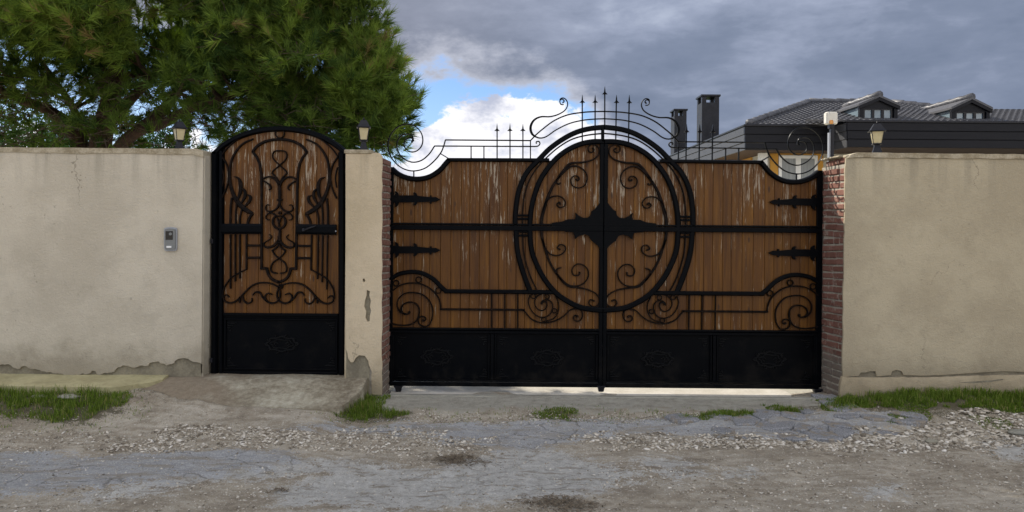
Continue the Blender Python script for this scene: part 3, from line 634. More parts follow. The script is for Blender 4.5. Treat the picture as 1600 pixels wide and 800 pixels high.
for i in range(npk):
    plank(eg, X(px0 + i * w0, D, 380), X(px0 + (i + 1) * w0, D, 380), Z(492, D, 438), lambda x: Z(earch(CX + x * F / D) + 1, D, 438), DY - .008, DY + .018)
bk = [(X(a, D, 380), Z(earch(a) + 2, D, 438)) for a in np.linspace(348, 533, 40)]
obj('light_stop_sheet', *prism([(bk[0][0], Z(492, D, 438)), *bk, (bk[-1][0], Z(492, D, 438))], DY + .019, DY + .024), M['black'], eg)  # added sheet, keeps sunlight from leaking between the planks
for sd in (None, mirE):
    I = lambda name, pts, wd=3, mat='iron', **k_: iron(eg, name, pts, D, wd, yf - k_.pop('f', .012), yf + .008, mat, mir=sd, **k_)
    I('cross_rail', [(348, 357.5), (411, 357.5)], 16, 'black', smooth=False, f=.022)
    I('cartouche_frame', [(395.8, 238), (402.5, 229.3), (413.5, 222.4), (426, 219), (438.5, 218)], 5)
    I('cartouche_frame', [(395.8, 237), (402.5, 246), (407, 256), (409.6, 272), (410, 300), (410, 345), (410, 418)], 4.6, smooth=False)
    I('cartouche_frame', [(408, 419), (418, 419)], 4.5, smooth=False)
    I('cartouche_frame', [(418, 418), (420.5, 428), (427, 436.5), (438.5, 441)], 5)
    I('scroll', zt([(35, 255), (75, 200), (145, 140), (235, 88), (300, 62)], 340, 190, 4.71), 2.6)
    I('bow', zt([(270, 130, 3), (200, 160, 3.5), (150, 210, 4), (112, 280, 4), (97, 360, 4.5), (98, 450, 5.5), (120, 530, 6.5), (152, 590, 8), (200, 640, 8.5), (262, 678, 6)], 340, 190, 4.71))
    I('bar', zt([(37, 255), (70, 310), (86, 370), (86, 430), (70, 495), (40, 560)], 340, 190, 4.71), 3)
    I('bar', zt([(38, 330), (52, 405), (42, 480)], 340, 190, 4.71), 2.2)
    I('leaf', zt([(150, 585, 3), (172, 525, 6), (176, 465, 7), (160, 420, 4), (128, 405, 1.5)], 340, 190, 4.71))
    I('leaf', zt([(182, 600, 3), (206, 555, 5.5), (207, 515, 5), (184, 486, 1.5)], 340, 190, 4.71))
    I('leaf', zt([(208, 622, 3), (238, 590, 5.5), (248, 556, 5), (225, 538, 1.5)], 340, 190, 4.71))
    I('bar', zt([(112, 560), (103, 640), (100, 760)], 340, 190, 4.71), 4)
    I('bar', zt([(147, 600), (140, 680), (140, 760)], 340, 190, 4.71), 3.2)
    I('bar', zt([(188, 640), (172, 700), (170, 760)], 340, 190, 4.71), 3.2)
    I('bar', zt([(265, 676), (240, 710), (225, 760)], 340, 190, 4.71), 4.5)
    for zx, ze in ((115, 590), (155, 530), (193, 505)): I('bar', zt([(zx, 140), (zx, ze)], 340, 340, 5.33), 3, smooth=False)
    I('bar', zt([(248, 140), (248, 432)], 340, 340, 5.33), 3.4, smooth=False)
    I('scroll', zt([(250, 428), (180, 463), (118, 502), (75, 560), (55, 610), (50, 665)], 340, 340, 5.33), 2.5)
    for zy in (232, 333): I('cross_bar', zt([(250, zy), (360, zy)], 340, 340, 5.33), 4, smooth=False)
    I('scroll', taper(zt([(515, 580), (460, 550), (390, 540), (320, 552), (262, 592), (208, 650), (158, 695), (108, 708), (66, 690), (60, 655), (84, 642), (106, 662)], 340, 340, 5.33), 2.5, 3.6, 2))
    I('scroll', taper(zt([(512, 575), (528, 630), (515, 685), (462, 711), (414, 690), (404, 650), (430, 628), (462, 640)], 340, 340, 5.33), 2.5, 3.6, 2))
    I('scroll', taper(zt([(300, 645), (320, 620), (358, 622), (385, 665), (428, 705)], 340, 340, 5.33), 2, 3.4, 3))
    I('scroll', taper(zt([(213, 645), (226, 688), (258, 712), (292, 695), (292, 668)], 340, 340, 5.33), 3.2, 3.2, 2))
    I('bar', zt([(196, 655), (190, 708)], 340, 340, 5.33), 3, smooth=False)
    I('scroll', zt([(431, 203), (404, 205), (390, 222), (396, 252), (430, 286), (466, 318), (470, 332)], 320, 180, 3.636), 2.5)
    I('scroll', taper(zt([(385, 330), (405, 348), (424, 382), (430, 415)], 320, 180, 3.636), 2.5, 3.4))
    I('leaf_scroll', zt([(432, 425, 4.5), (420, 385, 4.5), (398, 360, 4), (368, 350, 3.4), (334, 362, 3)], 320, 180, 3.636))
    I('leaf_scroll', zt([(130, 30, 3), (190, 65, 3), (235, 105, 3.5), (245, 148, 2.6), (212, 170, 2)], 400, 280, 10))
    I('scroll', zt([(374, 375, 3.5), (348, 440, 3.5), (292, 490, 3), (222, 505, 3), (172, 480, 2.6), (165, 432, 2.2), (190, 400, 2), (222, 406, 1.8)], 400, 280, 10))
    I('scroll', zt([(335, 590, 3), (292, 545, 3), (240, 528, 3), (192, 548, 2.6), (166, 590, 2.4), (186, 630, 2), (226, 634, 1.8)], 400, 280, 10))
    I('ring_half', zt([(380, 574, 2), (325, 582, 3), (286, 615, 4), (276, 680, 4.5), (308, 745, 4), (382, 790, 3)], 400, 280, 10))
    I('leaf', zt([(345, 600, 1.5), (366, 665, 3), (385, 745, 3)], 400, 280, 10))
    I('scroll', zt([(308, 150, 3.5), (272, 228, 4.5), (222, 274, 4.5), (158, 292, 4), (112, 272, 3), (112, 238, 2.4), (152, 210, 2.2), (190, 186, 2), (205, 156, 1.8), (176, 130, 1.5)], 400, 350, 8))
    I('scroll', zt([(312, 205), (290, 262), (250, 308), (210, 332)], 400, 350, 8), 3)
    I('scroll', zt([(212, 330), (250, 388), (312, 440), (368, 482), (392, 545), (378, 600), (312, 614)], 400, 350, 8), 2.8)
iron(eg, 'stem', [(438.5, 290, 3), (438.4, 300, 6), (438.3, 320, 4.5)], D, 5, yf - .014, yf + .008)
iron(eg, 'stem', [(438.5, 356), (438.5, 376)], D, 4.5, yf - .014, yf + .008, smooth=False)
iron(eg, 'collar', [(434.5, 312.5), (442.5, 312.5)], D, 3.5, yf - .018, yf + .008, smooth=False)
for cx, cy, r in ((438.5, 209, 7), (438.3, 332.7, 1.8), (439.5, 447.5, 3.2)): ring(eg, cx, cy, r, 2.3, D, yf - .012, yf + .008)
hd = P(477, 359, D); h = obj('door_handle', *merge([bbox(hd.x - .012, hd.x + .012, DY - .065, DY - .04, hd.z - .014, hd.z + .014, .003), tube([P(477, 359, D - .08), P(484, 356, D - .085), P(493, 353, D - .08)], [.009, .008, .006])]), M['lamp_metal'], eg)
q = P(527, 361, D); obj('bolt', *prism([(q.x + .006 * math.cos(a), q.z + .006 * math.sin(a)) for a in np.arange(0, 6.2, .785)], DY - .056, DY - .045), M['steel'], eg)
for px, py in ((329.5, 563), (330.5, 377)): q = P(px, py, D - .05); obj('hinge', *bbox(q.x - .008, q.x + .014, DY - .06, DY + .02, q.z - .02, q.z + .02, .003), M['lamp_metal'], eg)

# ------------------------------------------------------------------ driveway gate: two leaves, the right mirrors the left
D = GY; UM = 942.0; XMc = X(942, D, 380); KM = 1.0155; mirG = lambda x: XMc + (XMc - x) * KM
cut = zt([(50, 575), (90, 608), (150, 633), (220, 640), (290, 624), (350, 585), (388, 543), (412, 516)], 600, 120, 4)
rail_v = 249.0
inner = [(944, 222), (925, 222), (904, 226.5), (883, 237), (865, 252), (847, 276), (836.5, 300), (830.5, 324), (828.2, 345), (828, 362.6), (830, 388), (837, 410), (850, 435), (868, 457), (888, 471), (910, 480.5), (942, 484.5)]
outer = [(944, 199.5), (922, 201.6), (901, 207), (880, 217.5), (859, 232.5), (844, 247.5), (823, 270), (811, 297), (806.3, 324), (805, 345), (806, 359), (808, 388), (813.5, 413), (822, 439), (829, 456)]
middle = [(944, 209), (919, 211.5), (895, 217.5), (874, 229.5), (854.5, 246), (838, 264), (827, 282), (820, 303), (817, 324), (816.2, 345), (816.6, 366), (818, 392), (822.6, 413), (830, 435), (839, 453)]
cutS = crom(cut, 6); domeS = crom(inner[:6], 6)
def top_px(px):
    if px < cutS[-1][0]:
        for i in range(len(cutS) - 1):
            if cutS[i + 1][0] >= px: a, b = cutS[i], cutS[i + 1]; return a[1] + (b[1] - a[1]) * max(0, (px - a[0])) / max(.01, b[0] - a[0])
    if px > 866:
        for i in range(len(domeS) - 1):
            if domeS[i + 1][0] <= px: a, b = domeS[i], domeS[i + 1]; return a[1] + (b[1] - a[1]) * (px - a[0]) / ((b[0] - a[0]) or 1)
        return 222
    return rail_v + 1
def leaf(side):
    mir = None if side < 0 else mirG; mx = mir or (lambda x: x)
    lf = thing('driveway_gate_leaf', Vector((mx(P(620, 600, D).x), GY, .06)), 'left leaf of the plank driveway gate with black iron scrolls, next to the pillar' if side < 0 else 'right leaf of the plank driveway gate with black iron scrolls, meeting the red brick jamb', 'gate', 'leaves of the driveway gate')
    y = GY; yi = GY - .03
    def I(name, pts, wd=3, mat='iron', smooth=True, f=.012, b=.008, closed=False, k=5): return iron(lf, name, pts, D, wd, yi - f, yi + b, mat, smooth, closed, mir, k)
    def bx(name, a, b, c, d_, y0, y1, e=.004): x0, x1 = sorted((mx(X(a, D, 380)), mx(X(b, D, 380)))); return obj(name, *bbox(x0, x1, y0, y1, Z(d_, D, 700), Z(c, D, 700), e), M['black'], lf)
    # frame
    vtop = lambda px: top_px(px)
    bx('stile', 610.5 if side < 0 else 606.5, 615, 262, 600, y - .035, y + .035)
    bx('meeting_stile', 935.8, 941.8, 216, 601, y - .045, y + .035)
    bx('middle_rail', 611, 941.5, 348.5, 351.4, y - .050, y + .01); bx('middle_rail', 611, 941.5, 352.2, 359.5, y - .055, y + .01)
    bx('panel_rail', 611, 937, 511.5, 514.5, y - .045, y + .01); bx('panel_rail', 611, 937, 515.3, 520, y - .038, y + .01)
    bx('bottom_rail', 611, 937, 592, 594.6, y - .040, y + .01, .002); bx('bottom_rail', 611, 937, 595.4, 602, y - .047, y + .02)
    x0, x1 = sorted((mx(X(614, D, 380)), mx(X(938, D, 380)))); obj('bottom_panel', *box(x0, x1, y - .006, y + .01, Z(594, D, 700), Z(512, D, 700)), M['black'], lf)
    for a, b in ((764, 767), (768, 773), (774, 776.5), (615, 618), (932, 935)): bx('panel_divider' if 760 < a < 780 else 'moulding', a, b, 520.5, 591.5, y - .03 - (.008 if b - a > 4 else 0), y - .004, .002)
    for cx in (683, 855):
        q = P(cx, 557 if cx < 700 else 559, D); rosette(lf, mx(q.x), q.z, .165, .095, y - .006)
    for a in ((622, 1), (761, -1), (780, 1), (928, -1)):
        for b, sz in ((526, -1), (588, 1)): q = P(a[0], b, D); corner_orn(lf, mx(q.x), q.z, a[1] * (1 if side < 0 else -1), sz, y - .006)
    # planks
    n = 22; e0, e1 = 613.0, 938.0; xs_ = [e0]
    r = random.Random(3 + side)
    ws = [r.uniform(.8, 1.2) for _ in range(n)]; s_ = sum(ws)
    for q in ws: xs_.append(xs_[-1] + q * (e1 - e0) / s_)
    for a, b in zip(xs_[:-1], xs_[1:]):
        xa, xb = sorted((mx(X(a, D, 380)), mx(X(b, D, 380))))
        inv = lambda x: CX + ((x if side < 0 else XMc - (x - XMc) / KM)) * F / D
        plank(lf, xa, xb, Z(513, D, 700), lambda x: Z(top_px(inv(x)) + .5, D, CX), y - .012, y + .014)
    bk = []
    for i in range(60): a = 613 + i * (938 - 613) / 59; bk.append((mx(X(a, D, 380)), Z(top_px(a) + 2, D, CX)))
    obj('light_stop_sheet', *prism([(bk[0][0], Z(512, D, 700)), *bk, (bk[-1][0], Z(512, D, 700))], y + .015, y + .02), M['black'], lf)  # added behind the planks to block sun through the gaps
    # top rails
    I('cut_rail', cut, 8, 'black', f=.022, b=.05); I('top_rail', [(700, 250), (858, 250.6)], 6, 'black', False, f=.022, b=.05)
    I('outer_oval', outer, 8, 'black', f=.020, k=4); I('middle_oval', middle, 2.6, k=4); I('inner_oval', inner, 8, 'black', f=.024, k=4)
    for v in (336.5, 342, 362, 368): I('bridge', [(809, v), (828, v)], 3.2, 'black', False)
    # scrolls inside the oval (traced on the right half, mirrored back)
    def R(pts, ox, oy, s):
        out = []
        for p in pts: out.append((UM - ((ox + p[0] / s) - UM) / KM, oy + p[1] / s - 2 * TH * ((ox + p[0] / s) - UM)) + tuple(p[2:]))
        return out
    ax, ay, as_ = 940, 220, 5.71
    I('oval_scroll', R([(571, 760, 6), (566, 700, 6), (552, 640, 6), (520, 535, 5.5), (470, 420, 5), (400, 320, 4.5), (320, 245, 4), (250, 232, 3), (185, 268, 2.6), (156, 330, 2.4), (178, 400, 2.3), (232, 425, 2.3), (288, 406, 2.3), (304, 360, 2.2), (284, 324, 2.2), (245, 320, 2.2), (228, 345, 2.4), (244, 360, 2.6), (260, 345, 3)], ax, ay, as_))
    I('top_scroll', R([(420, 338, 4.5), (330, 225, 4.5), (270, 203, 4), (200, 198, 3.4), (120, 178, 3), (70, 148, 2.6), (50, 108, 2.4), (54, 68, 2.4), (82, 42, 2.4), (118, 38, 2.3), (145, 60, 2.3), (145, 92, 2.3), (124, 108, 2.3), (100, 98, 2.3), (96, 78, 2.6), (114, 70, 3)], ax, ay, as_))
    I('hook', R([(400, 325, 3), (430, 350, 3), (436, 375, 2.8), (416, 395, 2.6), (396, 382, 3)], ax, ay, as_))
    I('side_scroll', R([(562, 650, 4), (530, 560, 3.2), (484, 512, 2.8), (430, 500, 2.4), (380, 514, 2.3), (352, 558, 2.2), (370, 594, 2.2), (410, 600, 2.2), (430, 575, 2.4), (410, 556, 2.8), (396, 574, 3)], ax, ay, as_))
    bx_, by_, bs = 790, 330, 2.758
    I('oval_scroll', zt([(153, 70, 5.5), (156, 110, 5), (170, 165, 4.5), (190, 220, 4), (222, 272, 4), (270, 318, 3.4), (320, 318, 2.4), (350, 292, 2.3), (355, 258, 2.2), (335, 232, 2.2), (305, 228, 2.2), (285, 250, 2.2), (292, 274, 2.4), (314, 274, 2.8), (318, 260, 3)], bx_, by_, bs))
    I('lower_scroll', zt([(215, 265, 4), (262, 318, 3.6), (310, 328, 3), (350, 336, 2.6), (385, 352, 2.4), (402, 376, 2.4), (398, 402, 2.4), (375, 410, 2.2), (358, 396, 2.2), (365, 380, 2.4), (382, 386, 3)], bx_, by_, bs))
    I('hook', zt([(240, 298, 3), (222, 272, 3), (220, 250, 2.6), (240, 242, 2.4)], bx_, by_, bs))
    I('side_scroll', zt([(158, 120, 4), (170, 158, 3.4), (192, 184, 2.8), (226, 190, 2.4), (253, 174, 2.3), (256, 152, 2.3), (236, 143, 2.2), (222, 157, 2.6), (236, 165, 3)], bx_, by_, bs))
    # cross plate
    cpz = zt([(462, 200), (432, 215), (410, 245), (388, 270), (362, 285), (356, 320), (330, 342), (290, 345), (250, 325), (215, 295), (222, 330), (215, 356), (150, 358), (100, 378), (10, 388), (10, 450), (90, 455), (130, 468), (205, 475), (212, 510), (215, 535), (250, 506), (300, 490), (340, 505), (360, 545), (385, 565), (415, 590), (430, 612), (462, 625)], 860, 280, 5.71)
    cpz = [(min(a, 941.8), b) for a, b in cpz]
    obj('cross_plate', *prism([(mx(P(a, b, D).x), P(a, b, D).z) for a, b in cpz], y - .049, y - .03), M['black'], lf)
    # lower arch, rails, scrolls
    I('arch_rail', [(611, 436), (621, 429.3), (633, 425.6), (648, 424.4), (663, 427.5), (678, 436), (689, 447), (697, 454)], 6.5, 'black', f=.02)
    I('lower_rail', [(695, 454.6), (864, 456)], 6.5, 'black', False, f=.019)
    I('arch_bar', zt([(50, 312), (130, 250), (200, 218), (290, 205), (400, 215), (500, 260), (580, 332), (622, 400), (640, 470), (643, 516)], 605, 415, 7.62), 2.5)
    I('thin_rail', [(688, 482.6), (820, 483.6)], 3.6, smooth=False)
    for c in ((619.6, 442), (654.6, 436.7), (685.3, 453.5)): ring(lf, c[0], c[1], 4.3, 1.9, D, yi - .012, yi + .008, mir)
    for v in (768.5, 789, 809): I('vertical_bar', [(v, 457), (v, 513)], 2.6, smooth=False, f=.008)
    I('corner_scroll', zt([(50, 682, 2.4), (130, 702, 2.4), (220, 706, 2.4), (300, 690, 2.6), (352, 650, 2.8), (380, 590, 3), (386, 520, 3), (360, 462, 2.8), (310, 435, 2.6), (250, 435, 2.6), (196, 460, 2.8), (172, 510, 3), (190, 556, 3), (235, 575, 3), (268, 560, 3.5), (262, 538, 4.5)], 605, 415, 7.62))
    I('corner_scroll', zt([(215, 572, 3), (160, 545, 2.8), (126, 482, 2.4), (132, 410, 2.4), (180, 350, 2.4), (250, 320, 2.4), (340, 320, 2.4), (430, 345, 2.4), (500, 410, 2.4), (540, 490, 2.4), (546, 570, 2.4), (530, 650, 2.4), (490, 710, 2.6), (432, 718, 2.6), (386, 690, 2.4), (374, 635, 2.4), (400, 604, 2.4), (444, 605, 2.4), (464, 632, 2.4), (440, 655, 2.8), (420, 640, 3.4)], 605, 415, 7.62))
    I('oval_foot_scroll', zt([(120, 430, 3), (170, 488, 2.4), (230, 560, 2.4), (300, 605, 2.4), (400, 635, 2.4), (500, 635, 2.4), (600, 615, 2.4), (700, 570, 2.4), (780, 510, 2.4), (850, 442, 2.4), (930, 420, 2.4), (1008, 432, 2.4), (1046, 485, 2.4), (1040, 560, 2.3), (990, 610, 2.2), (930, 602, 2.2), (905, 560, 2.2), (930, 522, 2.4), (972, 532, 2.8), (968, 552, 3.2)], 805, 440, 10))
    I('ringed_scroll', zt([(232, 205, 2), (205, 290, 2), (220, 380, 2), (270, 470, 2), (340, 530, 2.2), (430, 553, 2.3), (510, 530, 2.3), (565, 465, 2.3), (584, 370, 2.2), (560, 312, 2.2), (500, 278, 2.2), (450, 284, 2.2), (410, 315, 2.6), (406, 350, 2.6)], 805, 440, 10))
    I('ringed_scroll', zt([(405, 192, 2), (350, 220, 2), (308, 282, 2), (306, 350, 2), (340, 415, 2), (400, 445, 2), (458, 430, 2.2), (494, 368, 2.3), (480, 312, 2.4), (435, 312, 2.6), (412, 345, 3)], 805, 440, 10))
    I('ringed_scroll', zt([(625, 225, 2), (668, 310, 2), (680, 400, 2), (655, 500, 2), (590, 575, 2), (480, 612, 2)], 805, 440, 10))
    for c in ((285, 225), (495, 230), (612, 450), (445, 585)): ring(lf, 805 + c[0] / 10, 440 + c[1] / 10, 3.5, 1.6, D, yi - .012, yi + .008, mir)
    # crest: open work against the sky
    def K(name, pts, wd=2, **q_): return I(name, pts, wd, 'black', q_.pop('smooth', True), .002, .018, **q_)
    K('crest_spiral', zt([(175, 408, 2.6), (182, 388, 2.2), (162, 383, 2), (136, 395, 1.8), (127, 425, 1.7), (138, 452, 1.7), (168, 470, 1.7), (205, 465, 1.7), (236, 434, 1.8), (244, 390, 1.8), (230, 345, 1.8), (195, 310, 1.8), (150, 298, 1.8), (100, 308, 1.8), (55, 345, 1.8), (30, 400, 1.9), (30, 460, 1.9), (52, 512, 1.9), (92, 556, 1.9), (140, 582, 1.9), (195, 589, 1.9), (258, 572, 1.9), (312, 530, 1.9), (355, 478, 1.9), (374, 435, 1.9), (385, 396, 1.9)], 600, 120, 4))
    K('crest_spiral', zt([(186, 405, 2.2), (178, 372, 2), (150, 359, 1.8), (112, 368, 1.7), (86, 405, 1.7), (84, 450, 1.8), (104, 492, 1.8), (145, 524, 1.8), (190, 535, 1.9), (240, 521, 1.9), (285, 482, 1.9), (317, 434, 1.9)], 600, 120, 4))
    K('crest_bar', zt([(384, 396), (915, 400), (940, 374)], 600, 120, 4), 2, smooth=False)
    K('crest_bar', zt([(316, 434), (560, 435), (945, 437)], 600, 120, 4), 1.9, smooth=False)
    K('crest_curl', zt([(940, 437), (962, 434), (974, 420), (968, 406), (952, 408), (952, 420)], 600, 120, 4), 1.9)
    for zx, za, zb_ in ((188, 588, 640), (545, 435, 512), (625, 435, 512), (915, 398, 512)): K('post', zt([(zx, za), (zx, zb_)], 600, 120, 4), 1.8, smooth=False)
    K('post', zt([(355, 482), (405, 512)], 600, 120, 4), 1.6, smooth=False)
    V0 = ball(lf, 600 + 178 / 4, 120 + 408 / 4, D, .012, yi); V0 = ([(mx(a[0]), a[1], a[2]) for a in V0[0]], V0[1]); obj('ball', *V0, M['black'], lf)
    def spear(px, tip, foot, s=1.0, own=True):
        sp = K('spear', [(px, tip + 12), (px, foot)], 1.9, smooth=False)
        c = P(px, tip, D); x = mx(c.x); u = D / F
        pts = [(0, 0), (.7, -5), (1.2, -9.5), (4.2, -12.5), (1.2, -12.3), (1.0, -14), (-1.0, -14), (-1.2, -12.3), (-4.2, -12.5), (-1.2, -9.5), (-.7, -5)]
        obj('spear_head', *prism([(x + a * u * s, c.z + b * u) for a, b in pts], yi - .004, yi + .02), M['black'], sp)
    for px in (776.8, 796.9, 817): spear(px, 192.5, 248)
    spear(909.5 if side < 0 else 905.6, 148.5, 222); spear(929.5 if side < 0 else 925.2, 148.5, 221)
    if side < 0: spear(944.5, 135.5, 200)
    I('finial_post', [(942 - (1 if side < 0 else -.6), 199), (942 - (1 if side < 0 else -.6), 222)], 5.0, 'black', False, f=.024) if side < 0 else None
    cz = (790, 120, 3.332)
    K('crest_scroll', zt([(296, 138, 2.2), (304, 128, 1.8), (294, 118, 1.6), (282, 126, 1.6), (286, 144, 1.6), (302, 147, 1.5)], *cz))
    K('crest_scroll', zt([(282, 130, 1.4), (284, 117, 1.5), (300, 112, 1.5), (316, 124, 1.6), (322, 148, 1.7), (308, 176, 1.8), (272, 198, 1.9), (230, 209, 2), (182, 210, 2.4), (147, 228, 3.2), (130, 262, 4), (136, 296, 3.6), (160, 315, 2.4), (186, 320, 2), (216, 310, 1.9), (262, 278, 1.9), (330, 245, 1.9), (400, 228, 1.9), (460, 222, 1.9), (514, 220, 1.9)], *cz))
    K('crest_arc', zt([(148, 312), (192, 274), (252, 230), (322, 200), (400, 187), (460, 183), (514, 182)], *cz), 2)
    # strap hinges
    for v0, zoff in ((285, 0), (285, 528)):
        hp = [(75, 133), (118, 133), (128, 112), (116, 92), (140, 98), (155, 115), (160, 136), (318, 136), (322, 120), (305, 112), (325, 104), (345, 118), (350, 140), (482, 154), (487, 136), (497, 136), (500, 154), (545, 154), (590, 178), (545, 202), (500, 202), (497, 222), (487, 222), (482, 204), (350, 208), (345, 228), (325, 242), (305, 234), (322, 226), (318, 208), (160, 210), (155, 232), (140, 250), (116, 256), (128, 236), (118, 210), (75, 210)]
        q = zt([(a, b + zoff) for a, b in hp], 600, v0, 6.667)
        obj('strap_hinge', *prism([(mx(P(a, b, D).x), P(a, b, D).z) for a, b in q], y - .04, y - .013), M['black'], lf)
    # foot caster / drop bolt
    for px in ((623.5,) if side < 0 else ()) + ((938.5,) if side < 0 else (636,)):
        c = P(px, 601, D); x = mx(c.x); zt_ = c.z
        if side > 0: x = X(1277, D)
        f = obj('foot', *frustum(x, y - .02, [(.040, zt_), (.040, zt_ - .012), (.030, zt_ - .02), (.024, zt_ - .055), (.014, zt_ - .06)]), M['lamp_metal'], lf)
    return lf
leaf(-1); leaf(1)

# ------------------------------------------------------------------ wall lanterns
def lantern(base, s, rot, label, wd=1.08):
    t_ = thing('wall_lantern', base, label, 'lantern', 'black lanterns on the wall tops'); x, y, z = base
    s *= .92; f = lambda lv: frustum(x, y, [(a * s * wd, z + b * s) for a, b in lv], rot=rot + math.pi / 4)
    obj('pedestal', *f([(.040, 0), (.040, .012), (.034, .02), (.022, .07), (.020, .092), (.036, .098), (.036, .106)]), M['lamp_metal'], t_)
    gl = obj('glass', *f([(.029, .107), (.044, .222)]), M['glass_cream'], t_)
    fr_ = []
    for k in range(4):
        a = rot + math.pi / 4 + k * math.pi / 2; c0 = Vector((x + .031 * 1.414 * wd * s * math.cos(a), y + .031 * 1.414 * wd * s * math.sin(a), z + .105 * s)); c1 = Vector((x + .046 * 1.414 * wd * s * math.cos(a), y + .046 * 1.414 * wd * s * math.sin(a), z + .224 * s))
        fr_.append(tube([c0, c1], .0042 * s, 5))
    obj('frame', *merge(fr_ + [f([(.033, .103), (.033, .109)]), f([(.047, .219), (.049, .226)])]), M['lamp_metal'], t_)
    obj('roof', *f([(.060, .222), (.062, .228), (.050, .240), (.038, .268), (.026, .292), (.024, .298), (.010, .300)]), M['lamp_metal'], t_)
    obj('finial', *frustum(x, y, [(.005 * s, z + .300 * s), (.009 * s, z + .308 * s), (.006 * s, z + .318 * s), (.002, z + .325 * s)], 8, 0), M['lamp_metal'], t_)
q = P(280, 232, WY + .12); lantern((q.x, q.y, zt_l + .022), .93, .72, 'small black lantern with cream glass on the long left wall, among pine branches')
q = P(568, 234, WY + .10); lantern((q.x, q.y, pz + .031), 1.0, .22, 'small black lantern with cream glass standing on the pillar between the gates')
q = P(1370, 238, WY + .16); lantern((q.x, q.y, Z(238.5, WY, 1370) - .002), 1.0, -.30, 'black lantern with yellowish glass on top of the right wall', 1.2)
# garden lamp with a cube shade
D = 9.2; q = P(1297.5, 195, D); lp = thing('garden_lamp', (q.x, D, 0), 'tall post lamp with a white cube shade behind the right end of the driveway gate', 'lamp')
obj('post', *merge([bbox(q.x - .004, q.x + .036, D - .03, D + .03, 0, q.z - .02, .004), bbox(q.x - .02, q.x + .05, D - .04, D + .04, 0, .03, .004), bbox(q.x - .022, q.x + .036, D - .035, D + .035, q.z - .045, q.z + .02, .004)]), M['lamp_metal'], lp)
obj('post_lit_side', *box(q.x - .026, q.x - .005, D - .02, D + .02, 0, q.z - .10), M['steel'], lp)  # pale strip standing in for the sunlit left side of the post
obj('shade', *bbox(q.x - .068, q.x + .074, D - .05, D + .05, q.z + .002, q.z + .158, .016), M['opal'], lp)
obj('bulb', *bbox(q.x - .036, q.x + .010, D - .062, D - .0515, q.z + .004, q.z + .05, .01), M['amber'], lp)

# ------------------------------------------------------------------ house
Dh = 16.0; Db = 16.8
hx1 = X(1325, Dh, 195); hx0 = X(1165, Db, 197); HZ = P(1400, 192, Dh).z; XE = 17.0; DB = 27.5
hs = thing('house', (9, 20, 0), 'dark roofed single storey house with two dormers and chimneys behind the right wall', 'house')
bw = .18
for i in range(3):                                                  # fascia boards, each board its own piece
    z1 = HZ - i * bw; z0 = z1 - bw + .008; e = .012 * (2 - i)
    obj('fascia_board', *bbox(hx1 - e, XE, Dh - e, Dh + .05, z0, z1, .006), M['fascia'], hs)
    obj('fascia_board', *bbox(hx1 - e - .001, hx1 + .05, Dh + .052, Db - .001 - e, z0, z1, .006), M['sunlit_fascia'], hs)
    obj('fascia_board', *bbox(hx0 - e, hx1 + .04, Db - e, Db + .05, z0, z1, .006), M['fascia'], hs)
    obj('fascia_board', *bbox(hx0 - e - .001, hx0 + .05, Db + .052, DB, z0, z1, .006), M['sunlit_fascia'], hs)
obj('fascia_backing', *merge([box(hx1 + .02, XE, Dh + .03, Dh + .2, HZ - 3 * bw + .02, HZ - .02), box(hx0 + .02, hx1 + .3, Db + .03, Db + .2, HZ - 3 * bw + .02, HZ - .02), box(hx0 + .02, hx0 + .2, Db + .2, DB, HZ - 3 * bw + .02, HZ - .02)]), M['lamp_metal'], hs)
obj('gutter', *merge([bbox(hx1 - .05, XE, Dh - .05, Dh + .02, HZ + .002, HZ + .05, .01), bbox(hx0 - .05, hx1 + .0, Db - .05, Db + .02, HZ + .002, HZ + .05, .01), bbox(hx0 - .05, hx0 + .02, Db + .021, DB, HZ + .002, HZ + .05, .01)]), M['lamp_metal'], hs)
zs = HZ - 3 * bw
obj('soffit', *merge([box(hx1 + .03, XE, Dh + .03, Dh + 1.6, zs + .005, zs + .03), box(hx0 + .03, hx1 + .02, Db + .03, Db + .9, zs + .005, zs + .03), box(hx0 + .03, hx0 + .9, Db + .9, DB, zs + .006, zs + .029)]), M['soffit'], hs)
WYh = Db + .75
obj('wall', *merge([box(hx0 + .75, hx1 + .9, WYh, WYh + .25, 0, zs + .01), box(hx1 + .9, XE, Dh + 1.4, Dh + 1.65, 0, zs + .01), box(hx0 + .75, hx0 + 1.0, WYh + .25, DB, 0, zs + .01)]), M['cream'], hs)
def rect(px0_, px1_, v0, v1, D): a = P(px0_, v0, D); b = P(px1_, v1, D); return a.x, b.x, b.z, a.z
x0, x1, z0, z1 = rect(1216, 1276, 243, 300, WYh)
obj('ochre_band', *merge([box(x0 - .20, x1 + .14, WYh - .03, WYh - .002, z1 + .02, zs), box(x0 - .20, x0 - .01, WYh - .03, WYh - .002, .3, z1 + .019), box(x1 + .01, x1 + .14, WYh - .03, WYh - .002, .3, z1 + .019)]), M['ochre'], hs)
wn = obj('window', *merge([box(x0, x0 + .07, WYh - .05, WYh - .003, .9, z1), box(x1 - .07, x1, WYh - .05, WYh - .003, .9, z1), box(x0 + .07, x1 - .07, WYh - .05, WYh - .003, z1 - .07, z1), box((x0 + x1) / 2 - .06, (x0 + x1) / 2 + .06, WYh - .055, WYh - .003, .9, z1 - .07)]), M['white'], hs)
obj('pane', *box(x0 + .07, (x0 + x1) / 2 - .06, WYh - .03, WYh - .02, .9, z1 - .07), M['curtain'], wn); obj('pane', *box((x0 + x1) / 2 + .06, x1 - .07, WYh - .03, WYh - .02, .9, z1 - .07), M['curtain'], wn)
xs_ = hx0 + .75                                                      # side wall: ochre bay and a white column
